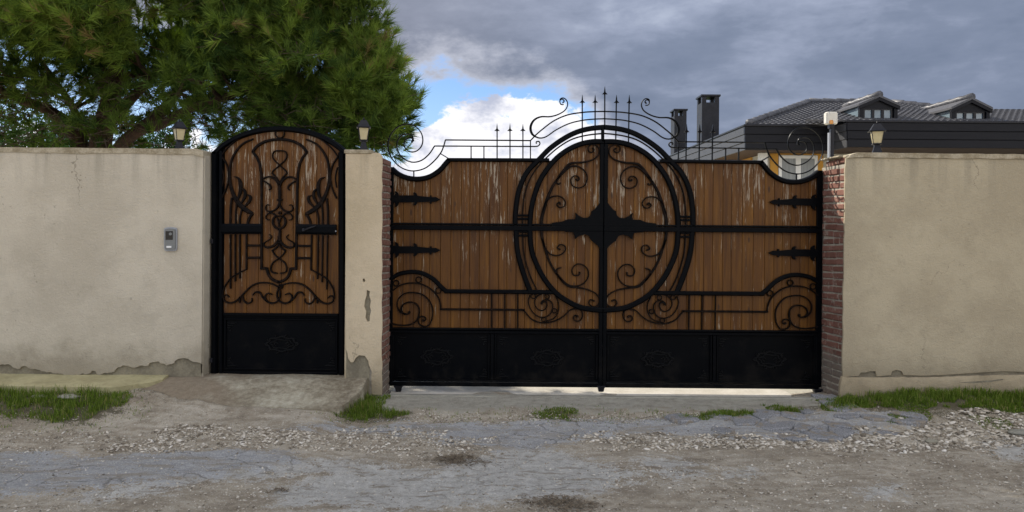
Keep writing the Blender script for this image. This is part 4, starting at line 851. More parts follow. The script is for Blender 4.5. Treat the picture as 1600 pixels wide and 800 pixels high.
obj('ochre_band', *box(xs_ - .03, xs_ - .002, 18.6, 21.5, .3, zs), M['ochre'], hs)
obj('side_window', *box(xs_ - .06, xs_ - .031, 21.0, 21.8, .9, zs - .05), M['dark_glass'], hs)
obj('porch_column', *bbox(hx0 + .52, hx0 + .70, 17.35, 17.53, 0, zs + .004, .01), M['white'], hs)
# roof: hip with rows of pantiles
RZ, RY = P(1265, 160, 20.5).z, 20.5; rx0, rx1 = X(1265, RY, 160), X(1392, RY, 163)
def tiles(name, A0, A1, B0, B1, along, mat):                       # eave A0-A1, ridge B0-B1; along = unit of eave
    A0, A1, B0, B1 = map(Vector, (A0, A1, B0, B1)); L = (A1 - A0).length; u = (A1 - A0).normalized(); up = ((B0 + B1) / 2 - (A0 + A1) / 2); up = (up - u * up.dot(u)); S = up.length; upn = up.normalized(); nrm = u.cross(upn).normalized(); nrm = nrm if nrm.z > 0 else -nrm
    pitch, course = .14, .20; rows = int(S / course); b0 = (B0 - A0).dot(u); b1 = (B1 - A0).dot(u); V, Fs = [], []
    for r_ in range(rows + 1):
        t0, t1 = r_ * course, min(S, (r_ + 1) * course + .04)
        if t0 >= S: break
        for tt, lift in ((t0, .024), (t1, .0)):
            f = tt / S; l, rr = b0 * f, L + (b1 - L) * f; row = []
            nn = int(L / (pitch / 6)) + 2
            for k in range(nn):
                s_ = min(max(k * pitch / 6, l), max(l, rr)); h = .018 * abs(math.sin(math.pi * s_ / pitch)) ** .8 + lift
                row.append(A0 + u * s_ + upn * tt + nrm * h)
            V += row
        base = len(V) - 2 * nn
        for k in range(nn - 1): Fs.append([base + k, base + k + 1, base + nn + k + 1, base + nn + k])
        V += [V[base + k] - nrm * .05 for k in range(nn)]
        for k in range(nn - 1): Fs.append([base + k, base + k + 1, base + 2 * nn + k + 1, base + 2 * nn + k])
    return tag(obj(name, [tuple(v) for v in V], Fs, mat, hs), kind='stuff')
ez = HZ + .04; RC = 11.9
tiles('roof_tiles', (hx0 + .05, Db + .05, ez), (XE - 4.6, Db - .4, ez), (rx0, RY, RZ), (rx1, RY, RZ), None, M['tile'])
tiles('roof_tiles', (hx0 + .05, 25.0, ez), (hx0 + .05, Db + .05, ez), (rx0, RY + .1, RZ), (rx0, RY, RZ), None, M['tile'])
tiles('roof_tiles', (hx1 - .9, Dh + .05, ez), (XE + 3, Dh + .05, ez), (hx1 + .2, Dh + 2.2, ez + .62), (XE + 3, Dh + 2.0, ez + .55), None, M['tile'])
obj('roof_deck', [(hx0 + .1, Db + .1, ez - .03), (XE - 4.6, Db - .3, ez - .03), (XE - 4.6, 25, ez - .03), (hx0 + .1, 25, ez - .03), (rx0, RY, RZ - .05), (rx1, RY, RZ - .05)], [[0, 1, 5, 4], [1, 2, 5], [2, 3, 4, 5], [3, 0, 4], [3, 2, 1, 0]], M['tile'], hs)
M['ridge'] = simple('ridge tiles', (.045, .045, .05), (.13, .13, .14), 6, .5, .2)
def ridge(a, b):
    a, b = Vector(a), Vector(b); n = max(2, int((b - a).length / .36)); pts = []; rad = []
    for i in range(n):
        for f, r_ in ((0, .085), (.92, .065)): pts.append(a.lerp(b, (i + f) / n)); rad.append(r_)
    return tube(pts, rad, 8)
obj('ridge_tiles', *merge([ridge((hx0 + .1, Db + .1, ez + .06), (rx0, RY, RZ + .04)), ridge((rx0, RY, RZ + .04), (rx1, RY, RZ + .04)), ridge((XE - 4.6, Db - .35, ez + .06), (rx1, RY, RZ + .04))]), M['ridge'], hs, smooth=True)
def dormer(pl_, pr, vap, vev, vbot, D, depth):
    a = P(pl_, vev, D); b = P(pr, vev, D); ap = P((pl_ + pr) / 2, vap, D); x0, x1, zc = a.x, b.x, ap.x; zb = P(pl_, vbot, D).z; ze = a.z; za = ap.z
    xm = (x0 + x1) / 2; gh = .10; dm = obj('dormer', *prism([(x0 + .02, zb), (x1 - .02, zb), (x1 - .02, ze - gh), (x0 + .02, ze - gh)], D + .10, D + .12), M['lamp_metal'], hs)
    ov = .07
    obj('gable', *prism([(x0 - .02, ze - gh), (x1 + .02, ze - gh), (x1 + .04, ze - .02), (xm, za - .02), (x0 - .04, ze - .02)], D + .01, D + .10), M['fascia'], dm)
    for s in (-1, 1):
        xe = x0 - ov if s < 0 else x1 + ov; dz = (za - ze) / (xm - x0) * ov
        obj('verge_board', *prism([(xe, ze - dz - .02), (xm, za - .0), (xm, za - .08), (xe, ze - dz - .10)], D - .05, D + .005), M['fascia'], dm)
        V = []
        rr_ = 5; V = [(xe, D - .06, ze - dz + .02), (xm, D - .06, za + .04), (xm, D + depth, za + .04), (xe, D + depth, ze - dz + .02)]; V += [(p[0], p[1], p[2] - .05) for p in V]
        obj('roof_slope', V, [[0, 1, 2, 3], [7, 6, 5, 4], [0, 4, 5, 1], [1, 5, 6, 2], [2, 6, 7, 3], [3, 7, 4, 0]], M['tile'], dm)
        xw = x0 + .0 if s < 0 else x1 - .02
        obj('side_glass', *prism([(D + .12, zb + .02), (D + depth, zb + .02), (D + depth, ze - .04), (D + .12, ze - .04)], xw, xw + .02, axis='x'), M['win'], dm)
        obj('corner_post', *bbox(xw - .02, xw + .06, D - .005, D + .09, zb - .02, ze - gh + .01, .005), M['fascia'], dm)
    obj('ridge_cap', *ridge((xm, D - .05, za + .05), (xm, D + depth, za + .05)), M['ridge'], dm, smooth=True)
    n = 3; w_ = (x1 - x0 - .14) / n
    for k in range(n):
        a0 = x0 + .07 + k * w_
        obj('window', *merge([box(a0 + .0, a0 + .03, D + .02, D + .08, zb, ze - gh), box(a0 + w_ - .03, a0 + w_, D + .02, D + .08, zb, ze - gh), box(a0 + .03, a0 + w_ - .03, D + .02, D + .08, ze - gh - .03, ze - gh), box(a0 + .03, a0 + w_ - .03, D + .02, D + .08, zb, zb + .02)]), M['lamp_metal'], dm)
        obj('pane', *box(a0 + .03, a0 + w_ - .03, D + .045, D + .055, zb + .02, ze - gh - .03), M['win'], dm)
dormer(1345, 1400, 151.5, 162, 190, Dh + .35, 1.7); dormer(1489, 1544, 155, 167, 194, Dh + .35, 2.0)
M['chimney'] = simple('chimney cladding', (.015, .0155, .019), (.030, .031, .036), 4, .5, .1, spec=.2)
for k, (a, b, v0, D) in enumerate(((1090, 1124, 147.5, 22.5), (1047, 1073, 170, 26.0))):
    x0, x1 = X(a + (7 if k == 0 else 7), D, v0), X(b, D, v0); z1 = P(a, v0, D).z; dp = .62 if k == 0 else .6
    ch = obj('chimney', *bbox(x0, x1, D, D + dp, 2.5, z1 - .24, .006), M['chimney'], hs, 'taller chimney, nearer the roof' if k == 0 else 'shorter chimney, left of the tall one')
    obj('cap', *merge([bbox(x0 - .035, x1 + .035, D - .035, D + dp + .035, z1 - .06, z1, .006)] + [box(a_, a_ + .13, b_, b_ + .13, z1 - .24, z1 - .058) for a_ in (x0 + .002, x1 - .132) for b_ in (D + .002, D + dp - .132)]), M['lamp_metal'], ch)

# ------------------------------------------------------------------ pines
def nz(*a): return noise.noise(Vector(a))
def limb(p0, p1, r0, r1, sag=.2, seed=0, n=9):
    p0, p1 = Vector(p0), Vector(p1); L = (p1 - p0).length; pts, rad = [], []
    for i in range(n):
        f = i / (n - 1); q = p0.lerp(p1, f); w_ = math.sin(math.pi * f) * L * .10
        q += Vector((nz(seed, f * 3, 1), nz(seed, f * 3, 5), nz(seed, f * 3, 9))) * w_ * 1.6; q.z += math.sin(math.pi * f) * sag * L * .3
        pts.append(q); rad.append(r0 + (r1 - r0) * f ** .8)
    return pts, rad
def pine(name_label, base, trunks, domes, nclump, per, fringe, seed, group='pines behind the wall'):
    r = random.Random(seed); g = np.random.default_rng(seed)
    tr = thing('pine_tree', base, name_label, 'tree', group)
    TV = []; skel = []
    for k, (pts, r0, r1) in enumerate(trunks):
        c = crom([tuple(q) for q in pts], 5); rad = [r0 + (r1 - r0) * (i / (len(c) - 1)) ** .8 for i in range(len(c))]
        TV.append(tube(c, rad, 9)); skel += [(Vector(c[i]), rad[i]) for i in range(len(c))]
    # clump centres in flattened domes
    cl = []
    tries = 0
    while len(cl) < nclump and tries < nclump * 40:
        tries += 1
        dm = domes[r.randrange(len(domes))]; cx_, cy_, cz_, rx, ry, ru, rd = dm
        v = Vector((r.gauss(0, 1), r.gauss(0, 1), r.gauss(0, 1))).normalized(); rr_ = r.uniform(.25, 1) ** .45
        p = Vector((cx_ + v.x * rx * rr_, cy_ + v.y * ry * rr_, cz_ + v.z * (ru if v.z > 0 else rd) * rr_))
        if p.y < 6.95 and p.z < 3.0: continue
        if -5.5 < p.x < -4.1 and p.z < 3.5 and p.y < 9.5: continue
        if nz(p.x * .9, p.y * .9, p.z * .9 + seed) < (-.24 if p.z > 3.5 else .02): continue
        cl.append((p, Vector((cx_, cy_, cz_ - .3))))
    branches, twigs = [], []
    tuftP, tuftD, tuftT = [], [], []
    for p, cc in cl:
        s, rad = min(skel, key=lambda q: (q[0] - p).length + (1.2 if q[0].z > p.z + .3 else 0))
        if r.random() < .75:
            pts, rd_ = limb(s, p, min(rad * .6, .045), .008, .25, r.random() * 99, 7); branches.append(tube(pts, rd_, 5))
            if r.random() < .22: skel.append((pts[3], rd_[3])); skel.append((pts[5], rd_[5]))
        outd = (p - cc).normalized()
        for k in range(per):
            off = Vector((r.gauss(0, 1), r.gauss(0, 1), r.gauss(0, .75))) ; off = off.normalized() * (r.random() ** .5) * r.uniform(.26, .40)
            dr = (off.normalized() * .8 + outd * .5 + Vector((0, 0, .55)) + Vector((r.gauss(0, .3), r.gauss(0, .3), r.gauss(0, .3)))).normalized()
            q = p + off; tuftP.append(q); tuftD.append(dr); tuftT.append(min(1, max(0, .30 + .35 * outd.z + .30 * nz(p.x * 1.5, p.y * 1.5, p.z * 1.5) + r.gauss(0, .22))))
            if k % 3 == 0: twigs.append((p, q))
    for p, q in fringe:                                             # bare fine twigs under the crown
        twigs.append((p, q))
        if r.random() < .33:
            for _ in range(2): tuftP.append(q + Vector((r.gauss(0, .04), r.gauss(0, .04), r.gauss(0, .04)))); tuftD.append(((q - p).normalized() + Vector((r.gauss(0, .3), r.gauss(0, .3), .3))).normalized()); tuftT.append(r.uniform(.05, .5))
    V, Fs = merge(TV); obj('trunk', [tuple(v) for v in V], Fs, M['bark'], tr, smooth=True)
    branches.sort(key=lambda b: -(Vector(b[0][0]) - Vector(b[0][-1])).length)
    for V, Fs in branches[:40]: obj('branch', [tuple(v) for v in V], Fs, M['bark'], tr, smooth=True)
    V, Fs = merge(branches[40:]); tag(obj('small_branches', [tuple(v) for v in V], Fs, M['bark'], tr, smooth=True), kind='stuff')
    tw = []
    for p, q in twigs:
        m_ = p.lerp(q, .5) + Vector((r.gauss(0, .03), r.gauss(0, .03), r.gauss(0, .03))); tw.append(tube([p, m_, q], [.005, .004, .0025], 3))
    if tw: V, Fs = merge(tw); tag(obj('twigs', [tuple(v) for v in V], Fs, M['twig'], tr), kind='stuff')
    # needles: one narrow triangle each
    TPn = np.array([tuple(v) for v in tuftP]); TD = np.array([tuple(v) for v in tuftD]); TT = np.array(tuftT); n = len(TPn); K_ = 40
    ax = np.repeat(TD, K_, 0); o = np.repeat(TPn, K_, 0); f = g.random((n * K_, 1)) ; ln = g.uniform(.11, .175, (n * K_, 1))
    dr = ax * g.uniform(.35, 1.15, (n * K_, 1)) + g.normal(0, .30, (n * K_, 3)); dr /= np.linalg.norm(dr, axis=1, keepdims=True)
    b0 = o - ax * f * .09; dr[:, 2] -= .05
    sd = np.cross(dr, g.normal(0, 1, (n * K_, 3))); sd /= np.linalg.norm(sd, axis=1, keepdims=True); wdt = .0048
    Vn = np.stack([b0 - sd * wdt, b0 + sd * wdt, b0 + dr * ln], 1).reshape(-1, 3)
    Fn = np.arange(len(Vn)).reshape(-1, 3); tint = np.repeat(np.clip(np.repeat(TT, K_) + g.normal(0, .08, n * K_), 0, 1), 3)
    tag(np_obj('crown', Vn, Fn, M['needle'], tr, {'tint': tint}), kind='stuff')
    return tr
rr = random.Random(5)
def fr_twigs(n, pxr, vr, Dr):
    out = []
    for _ in range(n):
        px, v, D = rr.uniform(*pxr), rr.uniform(*vr), rr.uniform(*Dr); p = P(px, v, D); a = rr.uniform(-.5, .9) * rr.choice((-1, 1)); L = rr.uniform(.12, .45)
        q = p + Vector((math.cos(a) * L * rr.choice((-1, 1)), rr.gauss(0, .1), math.sin(a) * L)); out.append((p, q))
        for _ in range(2):
            m_ = p.lerp(q, rr.uniform(.3, .8)); out.append((m_, m_ + Vector((rr.gauss(0, .10), rr.gauss(0, .06), rr.gauss(0, .10)))))
    return out
def L3(pts): return [P(a, b, D) for a, b, D in pts]
t1 = [(L3([(150, 560, 9.4), (152, 330, 9.4), (158, 220, 9.3), (175, 150, 9.2), (190, 60, 9.1), (200, -60, 9.1)]), .19, .07),
      (L3([(160, 300, 9.4), (185, 235, 9.1), (215, 205, 8.9), (250, 195, 8.8), (300, 168, 8.7), (360, 150, 8.6), (420, 120, 8.5)]), .10, .03),
      (L3([(140, 300, 9.4), (120, 215, 9.3), (80, 175, 9.2), (20, 150, 9.1), (-60, 110, 9.0)]), .11, .04),
      (L3([(155, 260, 9.4), (130, 225, 9.6), (115, 170, 9.8), (60, 90, 10)]), .09, .03),
      (L3([(215, 205, 8.9), (262, 165, 9.0), (290, 110, 9.0), (310, 30, 9.0), (300, -60, 9.0)]), .08, .03),
      (L3([(165, 200, 9.2), (240, 120, 9.0), (330, 60, 9.3), (380, -20, 9.3)]), .07, .03)]
pine('broad umbrella pine with several dark limbs fanning out behind the left wall', (X(152, 9.4, 400), 9.4, 0), t1,
     [(-4.7, 9.2, 4.3, 2.6, 1.7, 2.3, 1.2), (-6.6, 9.3, 4.1, 2.2, 1.6, 2.2, 1.35), (-3.7, 8.9, 4.2, 1.7, 1.5, 2.0, 1.15), (-5.3, 8.3, 3.7, 2.5, .9, 1.2, .72), (-3.9, 8.2, 3.8, 1.3, .9, .9, .7)], 560, 24, fr_twigs(330, (-30, 480), (120, 235), (8.3, 9.8)), 11)
t2 = [(L3([(455, 560, 8.9), (470, 330, 8.9), (492, 225, 8.8), (520, 190, 8.7), (560, 150, 8.6), (600, 110, 8.6)]), .12, .03),
      (L3([(470, 300, 8.9), (440, 210, 8.9), (430, 150, 8.9), (450, 60, 8.9), (470, -40, 8.9)]), .10, .04),
      (L3([(510, 200, 8.7), (500, 140, 8.8), (530, 60, 8.9), (560, -20, 9)]), .07, .03),
      (L3([(520, 190, 8.7), (570, 185, 8.6), (620, 195, 8.5)]), .04, .015)]
pine('dense round headed pine rising between the entry gate and the driveway gate', (X(455, 8.9, 400), 8.9, 0), t2,
     [(-2.72, 8.8, 3.75, 1.06, 1.3, 1.9, .95), (-2.25, 8.7, 3.55, .80, 1.0, 1.5, .8), (-3.05, 8.9, 4.9, 1.12, 1.3, 1.3, 1.0), (-1.62, 8.55, 3.0, .34, .5, .7, .45)], 190, 27, fr_twigs(200, (400, 600), (140, 235), (8.2, 9.2)), 23)
# broad-leaved trees further off
def leafy(label, px, D, top, rx, rz, n, seed):
    g = np.random.default_rng(seed); q = P(px, top, D); tr = thing('broadleaf_tree', (q.x, D, 0), label, 'tree', 'small trees far behind the left wall')
    cz_ = q.z - rz
    parts = [tube(limb((q.x, D, 0), (q.x + .1, D, cz_), .12, .05, 0, seed)[0], [.12] * 2 + [.10] * 3 + [.06] * 4, 7)]
    for k in range(6): a = k * 1.05; parts.append(tube(limb((q.x, D, cz_ - rz * .7), (q.x + math.cos(a) * rx * .7, D + math.sin(a) * rx * .6, cz_ + rz * .4), .05, .01, .2, seed + k)[0], [.05, .045, .04, .035, .03, .025, .02, .015, .01], 5))
    V, Fs = merge(parts); obj('trunk', [tuple(v) for v in V], Fs, M['bark'], tr, smooth=True)
    c = g.normal(0, 1, (45, 3)); c /= np.linalg.norm(c, axis=1, keepdims=True); c *= g.random((45, 1)) ** .4 * np.array([rx, rx, rz]); c += np.array([q.x, D, cz_])
    o = c[g.integers(0, 45, n)] + g.normal(0, .2, (n, 3)) * rx * .9
    a = g.normal(0, 1, (n, 3)); a /= np.linalg.norm(a, axis=1, keepdims=True); b = np.cross(a, g.normal(0, 1, (n, 3))); b /= np.linalg.norm(b, axis=1, keepdims=True); s = g.uniform(.035, .07, (n, 1))
    V = np.stack([o - a * s, o + b * s * .5, o + a * s, o - b * s * .5], 1).reshape(-1, 3)
    tag(np_obj('crown', V, np.arange(len(V)).reshape(-1, 4), M['leaf'], tr, {'tint': np.repeat(g.random(n), 4)}), kind='stuff')
leafy('dark leafy tree glimpsed low behind the pine limbs near the left edge', 30, 19, 165, 1.6, 1.4, 9000, 1)
leafy('bluish green tree behind the wall just left of the pine trunk', 110, 22, 185, 1.3, 1.1, 8000, 2)
leafy('low pale green tree seen behind the left wall lantern', 262, 24, 196, 1.0, .9, 5000, 3)

# ------------------------------------------------------------------ grass, gravel, debris
def blades(name, label, pts, hts, seed, spread=.7):
    g = np.random.default_rng(seed); n = len(pts); o = np.array(pts); h = np.array(hts)[:, None]
    a = g.uniform(0, 2 * math.pi, n); dirx = np.stack([np.cos(a), np.sin(a), np.zeros(n)], 1); w_ = np.stack([-np.sin(a), np.cos(a), np.zeros(n)], 1) * g.uniform(.0014, .0030, (n, 1))
    bend = g.uniform(.1, 1, (n, 1)) * spread; up = np.array([0, 0, 1.])
    m1 = o + up * h * .55 + dirx * h * bend * .35; t_ = o + up * h * (1 - bend * .35) + dirx * h * bend
    V = np.stack([o - w_, o + w_, m1 + w_ * .8, m1 - w_ * .8, t_ + w_ * .1, t_ - w_ * .1], 1).reshape(-1, 3)
    b = np.arange(n)[:, None] * 6; Fc = np.concatenate([b + np.array([[0, 1, 2, 3]]), b + np.array([[3, 2, 4, 5]])], 1).reshape(-1, 4)
    o_ = np_obj(name, V, Fc, M['grass'], None, {'tint': np.repeat(np.clip(g.normal(.46, .28, n), 0, 1), 6)}); return tag(o_, label, 'grass', kind='stuff')
def scatter(poly, n, seed, clump=1.0, thr=-.1):
    g = np.random.default_rng(seed); xsn = [p[0] for p in poly]; ysn = [p[1] for p in poly]; out = []
    for _ in range(12):
        x, y = g.uniform(min(xsn), max(xsn), n), g.uniform(min(ysn), max(ysn), n); s = sdf(poly, x, y); ok = s > -.3
        ok &= ~((y > WY - .04) & ((x < XP1 + .03) | (x > XR0)))
        for a, b, c, u in zip(x[ok], y[ok], s[ok], g.random(int(ok.sum()))):
            if c + nz(a * 3.1, b * 6, seed) * .22 + nz(a * 13, b * 17, seed) * .08 < 0 or (u < .8 * clump and nz(a * 7, b * 9, seed + 3) < thr): continue
            out.append((float(a), float(b), float(c)))
            if len(out) >= n: return out
    return out
def grass_patch(label, poly, n, h0, h1, seed, thr=-.1):
    pt = scatter(poly, n, seed, 1, thr); r = random.Random(seed)
    return blades('grass', label, [(x, y, gtop(x, y) - .004) for x, y, s in pt], [max(.012, (h0 + (h1 - h0) * r.random() ** 2.2) * (min(1, .45 + max(0, s) * 6)) * (1 + .5 * nz(x * 5, y * 5, 2))) for x, y, s in pt], seed)
def lp_(pts, zf=None):
    out = []
    for a, b in pts:
        z = 0
        for _ in range(5): q = PG(a, b, z); z = zat(q.x, q.y)
        out.append((q.x, q.y))
    return out
grass_patch('short green grass growing at the foot of the left wall', lp_([(-320, 612), (0, 622), (60, 615), (140, 625), (200, 634), (195, 646), (130, 664), (80, 664), (0, 650), (-320, 655)]), 15000, .025, .095, 31)
grass_patch('grass tuft at the corner of the landing slab', lp_([(545, 642), (575, 624), (596, 640), (640, 647), (630, 657), (530, 658), (520, 652)]), 4200, .02, .10, 32, -.3)
grass_patch('sparse weeds in front of the meeting of the driveway leaves', lp_([(830, 650), (850, 640), (880, 638), (905, 648), (890, 659), (840, 658)]), 1300, .012, .05, 33, -.3)
grass_patch('long green verge of grass along the foot of the right wall', lp_([(1060, 655), (1180, 641), (1290, 632), (1322, 618), (1460, 606), (1900, 600), (1900, 648), (1600, 650), (1560, 652), (1400, 647), (1280, 643), (1160, 652), (1090, 660)]), 30000, .010, .080, 34, -.22)
grass_patch('thin grass growing out of the broken asphalt', lp_([(1370, 652), (1400, 645), (1440, 647), (1455, 660), (1430, 666), (1385, 662)]), 2400, .008, .03, 35, -.4)
grass_patch('stray grass sprigs among the gravel at the right', lp_([(1520, 660), (1560, 656), (1590, 668), (1570, 674), (1530, 668)]), 900, .008, .03, 36, -.3)
grass_patch('scattered thin grass blades at the fringe of the left grass patch', lp_([(-320, 605), (100, 604), (260, 625), (240, 660), (120, 680), (-320, 675)]), 1500, .010, .045, 37, .05)
grass_patch('scattered thin grass blades along the road side before the gate', lp_([(500, 640), (640, 636), (900, 632), (1120, 640), (1150, 655), (900, 668), (640, 664), (500, 664)]), 900, .008, .035, 38, .1)
# weeds with broad leaves in the verge
ico = bmesh.new(); bmesh.ops.create_icosphere(ico, subdivisions=1, radius=1); ico.verts.index_update()
IV = np.array([tuple(v.co) for v in ico.verts]); IFc = np.array([[v.index for v in f.verts] for f in ico.faces]); ico.free()
ic2 = bmesh.new(); bmesh.ops.create_icosphere(ic2, subdivisions=2, radius=1); ic2.verts.index_update()
IV2 = np.array([tuple(v.co) for v in ic2.verts]); IF2 = np.array([[v.index for v in f.verts] for f in ic2.faces]); ic2.free()
def gravel(name, label, spots, seed, BV=IV, BF=IFc):               # spots: (x, y, radius)
    g = np.random.default_rng(seed); n = len(spots); S = np.array(spots); k = len(BV)
    R = S[:, 2][:, None, None] * np.stack([g.uniform(.75, 1.7, n), g.uniform(.6, 1.1, n), g.uniform(.28, .55, n)], 1)[:, None, :]
    a = g.uniform(0, 6.283, n); V = BV[None] * R * (1 + g.uniform(-.28, .28, (n, k, 1)))
    tl = g.normal(0, .25, (n, 1)); V[:, :, 2] += V[:, :, 0] * tl
    c, s = np.cos(a)[:, None], np.sin(a)[:, None]; x = V[:, :, 0] * c - V[:, :, 1] * s; y = V[:, :, 0] * s + V[:, :, 1] * c
    zb = np.array([gtop(p[0], p[1]) for p in spots])[:, None]
    W = np.stack([x + S[:, 0:1], y + S[:, 1:2], V[:, :, 2] + zb + S[:, 2:3] * .22], -1).reshape(-1, 3)
    Fc = (BF[None] + (np.arange(n) * k)[:, None, None]).reshape(-1, 3)
    return tag(np_obj(name, W, Fc, M['stone']), label, 'gravel', kind='stuff')
def band(poly, n, r0, r1, seed, thr=-.2, pw=2.2):
    pl_ = lp_(poly); r = random.Random(seed); return [(x, y, r0 + (r1 - r0) * r.random() ** pw) for x, y, s in scatter(pl_, n, seed, 1, thr)]
sp = band([(170, 700), (240, 672), (330, 664), (470, 668), (500, 688), (420, 698), (300, 703), (200, 708)], 1500, .004, .016, 41)
sp += band([(400, 694), (440, 676), (540, 672), (660, 676), (780, 690), (720, 712), (560, 708), (480, 705)], 1700, .004, .015, 42)
sp += band([(880, 686), (960, 676), (1140, 682), (1330, 682), (1340, 705), (1180, 704), (1000, 702), (900, 698)], 1900, .004, .017, 43)
sp += band([(-100, 706), (0, 672), (180, 668), (200, 704), (0, 708)], 700, .003, .012, 44)
sp += band([(-100, 830), (0, 780), (200, 765), (330, 750), (470, 740), (430, 800), (300, 850)], 800, .003, .009, 45)
sp += band([(1330, 770), (1300, 712), (1700, 700), (1800, 850), (1000, 850), (1100, 760)], 2200, .002, .010, 46)
sp += band([(560, 662), (660, 644), (840, 648), (1100, 645), (1080, 660), (800, 662)], 1300, .003, .010, 47)
sp += band([(-300, 640), (2000, 640), (2200, 860), (-500, 860)], 5200, .0018, .008, 48, -.5, 3)
sp += band([(900, 745), (1300, 705), (1340, 780), (1000, 770)], 700, .003, .011, 49)
sp += band([(440, 660), (1300, 640), (1330, 690), (900, 720), (440, 720)], 1500, .002, .009, 55, -.6, 2.5)
sp += band([(-100, 700), (440, 700), (1100, 720), (1050, 800), (-200, 800)], 1700, .002, .008, 56, -.6, 2.5)
sp += band([(-500, 650), (2000, 650), (2300, 900), (-700, 900)], 7000, .0015, .006, 57, -.8, 1.5)
gravel('gravel', 'small pale stones scattered in bands over the dirt road', sp, 51)
sp = band([(1300, 688), (1390, 668), (1500, 655), (1620, 650), (1700, 690), (1560, 705), (1420, 708), (1330, 706)], 2600, .004, .019, 61, -.3, 2.4)
sp += band([(1060, 690), (1330, 684), (1340, 700), (1080, 700)], 700, .004, .014, 62)
gravel('gravel', 'larger pale stones spilling over the road edge at the right', sp, 52, IV2, IF2)
def slab_stone(name, px, v, L, W, Hh, label, seed, mat='stone', cat='stone'):
    q = lp_([(px, v)])[0]; g = np.random.default_rng(seed); V = IV2 * np.array([L, W, Hh]) * (1 + g.uniform(-.15, .15, (len(IV2), 1))) + np.array([q[0], q[1], gtop(*q) + Hh * .5])
    o = np_obj(name, V, IF2, M[mat]); return tag(o, label, cat)
slab_stone('flat_stone', 107, 641, .09, .05, .02, 'flat white stone lying in the grass below the left wall, the right one', 1, 'apron'); slab_stone('flat_stone', 62, 640, .07, .04, .014, 'flat grey stone half sunk in the left grass patch', 2, 'concrete')
slab_stone('flat_stone', 1595, 678, .10, .05, .02, 'broad flat stone at the right edge of the gravel', 3, 'apron')
slab_stone('flat_stone', 1455, 692, .05, .03, .018, 'grey stone in the middle of the stone heap', 4, 'concrete')
slab_stone('broken_corner', 520, 645, .075, .045, .02, 'broken grey concrete lump at the front corner of the landing', 5, 'apron', 'concrete lump')
# dried leaf litter piles
def litter(px, v, rx, ry, n, label, seed):
    q = lp_([(px, v)])[0]; g = np.random.default_rng(seed); o = np.stack([q[0] + g.normal(0, rx, n), q[1] + g.normal(0, ry, n), np.zeros(n)], 1)
    o[:, 2] = [gtop(a[0], a[1]) + max(0, .025 * (1 - ((a[0] - q[0]) / rx / 2) ** 2 - ((a[1] - q[1]) / ry / 2) ** 2)) * g.random() + .003 for a in o]
    a = g.normal(0, 1, (n, 3)) * np.array([1.6, 1, .3]); a /= np.linalg.norm(a, axis=1, keepdims=True); b = np.cross(a, np.array([0, 0, 1.]) + g.normal(0, .3, (n, 3))); b /= np.linalg.norm(b, axis=1, keepdims=True); s = g.uniform(.006, .018, (n, 1))
    V = np.stack([o - a * s, o + b * s * .22, o + a * s, o - b * s * .22], 1).reshape(-1, 3)
    tag(np_obj('leaf_litter', V, np.arange(len(V)).reshape(-1, 4), M['litter']), label, 'debris', kind='stuff')
M['litter'] = simple('dry litter', (.08, .06, .04), (.24, .19, .13), 90, .95, .2)
litter(716, 719, .10, .06, 900, 'small dark pile of dry needles on the road', 1); litter(880, 788, .13, .07, 1100, 'low brown heap of debris at the bottom of the picture', 2)
litter(436, 768, .03, .02, 90, 'tiny dark clump of debris on the pale asphalt', 3); litter(240, 625, .25, .10, 500, 'dry litter beside the left grass', 4)
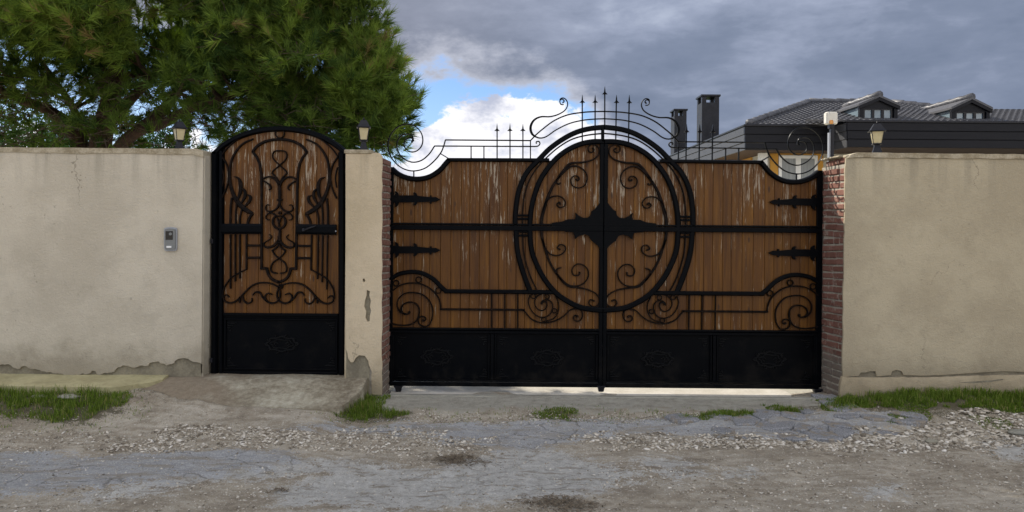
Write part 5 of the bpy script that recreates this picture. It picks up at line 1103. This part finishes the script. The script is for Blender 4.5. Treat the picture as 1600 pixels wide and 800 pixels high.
# broken asphalt pieces along the right edge of the road
edge_t = thing('broken_asphalt_edge', tuple(PG(1250, 665)) , 'raised bluish asphalt edge cracked into many slabs in front of the right end of the gate', 'asphalt')
edge_t['kind'] = 'structure'; del edge_t['category']
reg = gpoly([(1040, 664), (1110, 652), (1200, 645), (1290, 642), (1410, 645), (1440, 664), (1380, 676), (1290, 682), (1180, 683), (1080, 678)])
rx_ = [p[0] for p in reg]; ry_ = [p[1] for p in reg]; r = random.Random(77); seeds = []; stp = .19
for i in range(int((max(rx_) - min(rx_)) / stp) + 3):
    for j in range(int((max(ry_) - min(ry_)) / (stp * .8)) + 3): seeds.append((min(rx_) + (i - 1 + r.uniform(-.45, .45)) * stp * 1.15, min(ry_) + (j - 1 + r.uniform(-.45, .45)) * stp * .85))
def clip(poly, a, b, c):
    out = []
    for i in range(len(poly)):
        p, q = poly[i], poly[(i + 1) % len(poly)]; dp = a * p[0] + b * p[1] - c; dq = a * q[0] + b * q[1] - c
        if dp <= 0: out.append(p)
        if (dp < 0) != (dq < 0) and abs(dp - dq) > 1e-9: f = dp / (dp - dq); out.append((p[0] + (q[0] - p[0]) * f, p[1] + (q[1] - p[1]) * f))
    return out
for s in seeds:
    if float(sdf(reg, np.array([s[0]]), np.array([s[1]]))[0]) < -.02: continue
    poly = [(s[0] - .4, s[1] - .4), (s[0] + .4, s[1] - .4), (s[0] + .4, s[1] + .4), (s[0] - .4, s[1] + .4)]
    for o in seeds:
        if o is s or abs(o[0] - s[0]) > .6 or abs(o[1] - s[1]) > .6: continue
        dx, dy = o[0] - s[0], o[1] - s[1]; L = math.hypot(dx, dy); poly = clip(poly, dx / L, dy / L, (dx * (s[0] + o[0]) / 2 + dy * (s[1] + o[1]) / 2) / L - .005)
        if len(poly) < 3: break
    if len(poly) < 3 or r.random() < .30: continue
    poly = rough_edge(poly, .006, .05); cx_, cy_ = s; zc = gtop(cx_, cy_); tx, ty = r.gauss(0, .03), r.gauss(0, .04); h = r.uniform(.008, .020); n = len(poly)
    top = [(x, y, zc + h - .004 + (x - cx_) * tx + (y - cy_) * ty) for x, y in [(cx_ + (a - cx_) * .93, cy_ + (b - cy_) * .93) for a, b in poly]]
    bt = [(x, y, zc - .02) for x, y in poly]
    V = top + [(x, y, zc + h - .012 + (x - cx_) * tx + (y - cy_) * ty) for x, y in poly] + bt; Fs = [list(range(n))] + [[L_ * n + i, (L_ + 1) * n + i, (L_ + 1) * n + (i + 1) % n, L_ * n + (i + 1) % n] for L_ in (0, 1) for i in range(n)]
    obj('asphalt_slab', V, Fs, M['asphalt_piece'], edge_t)
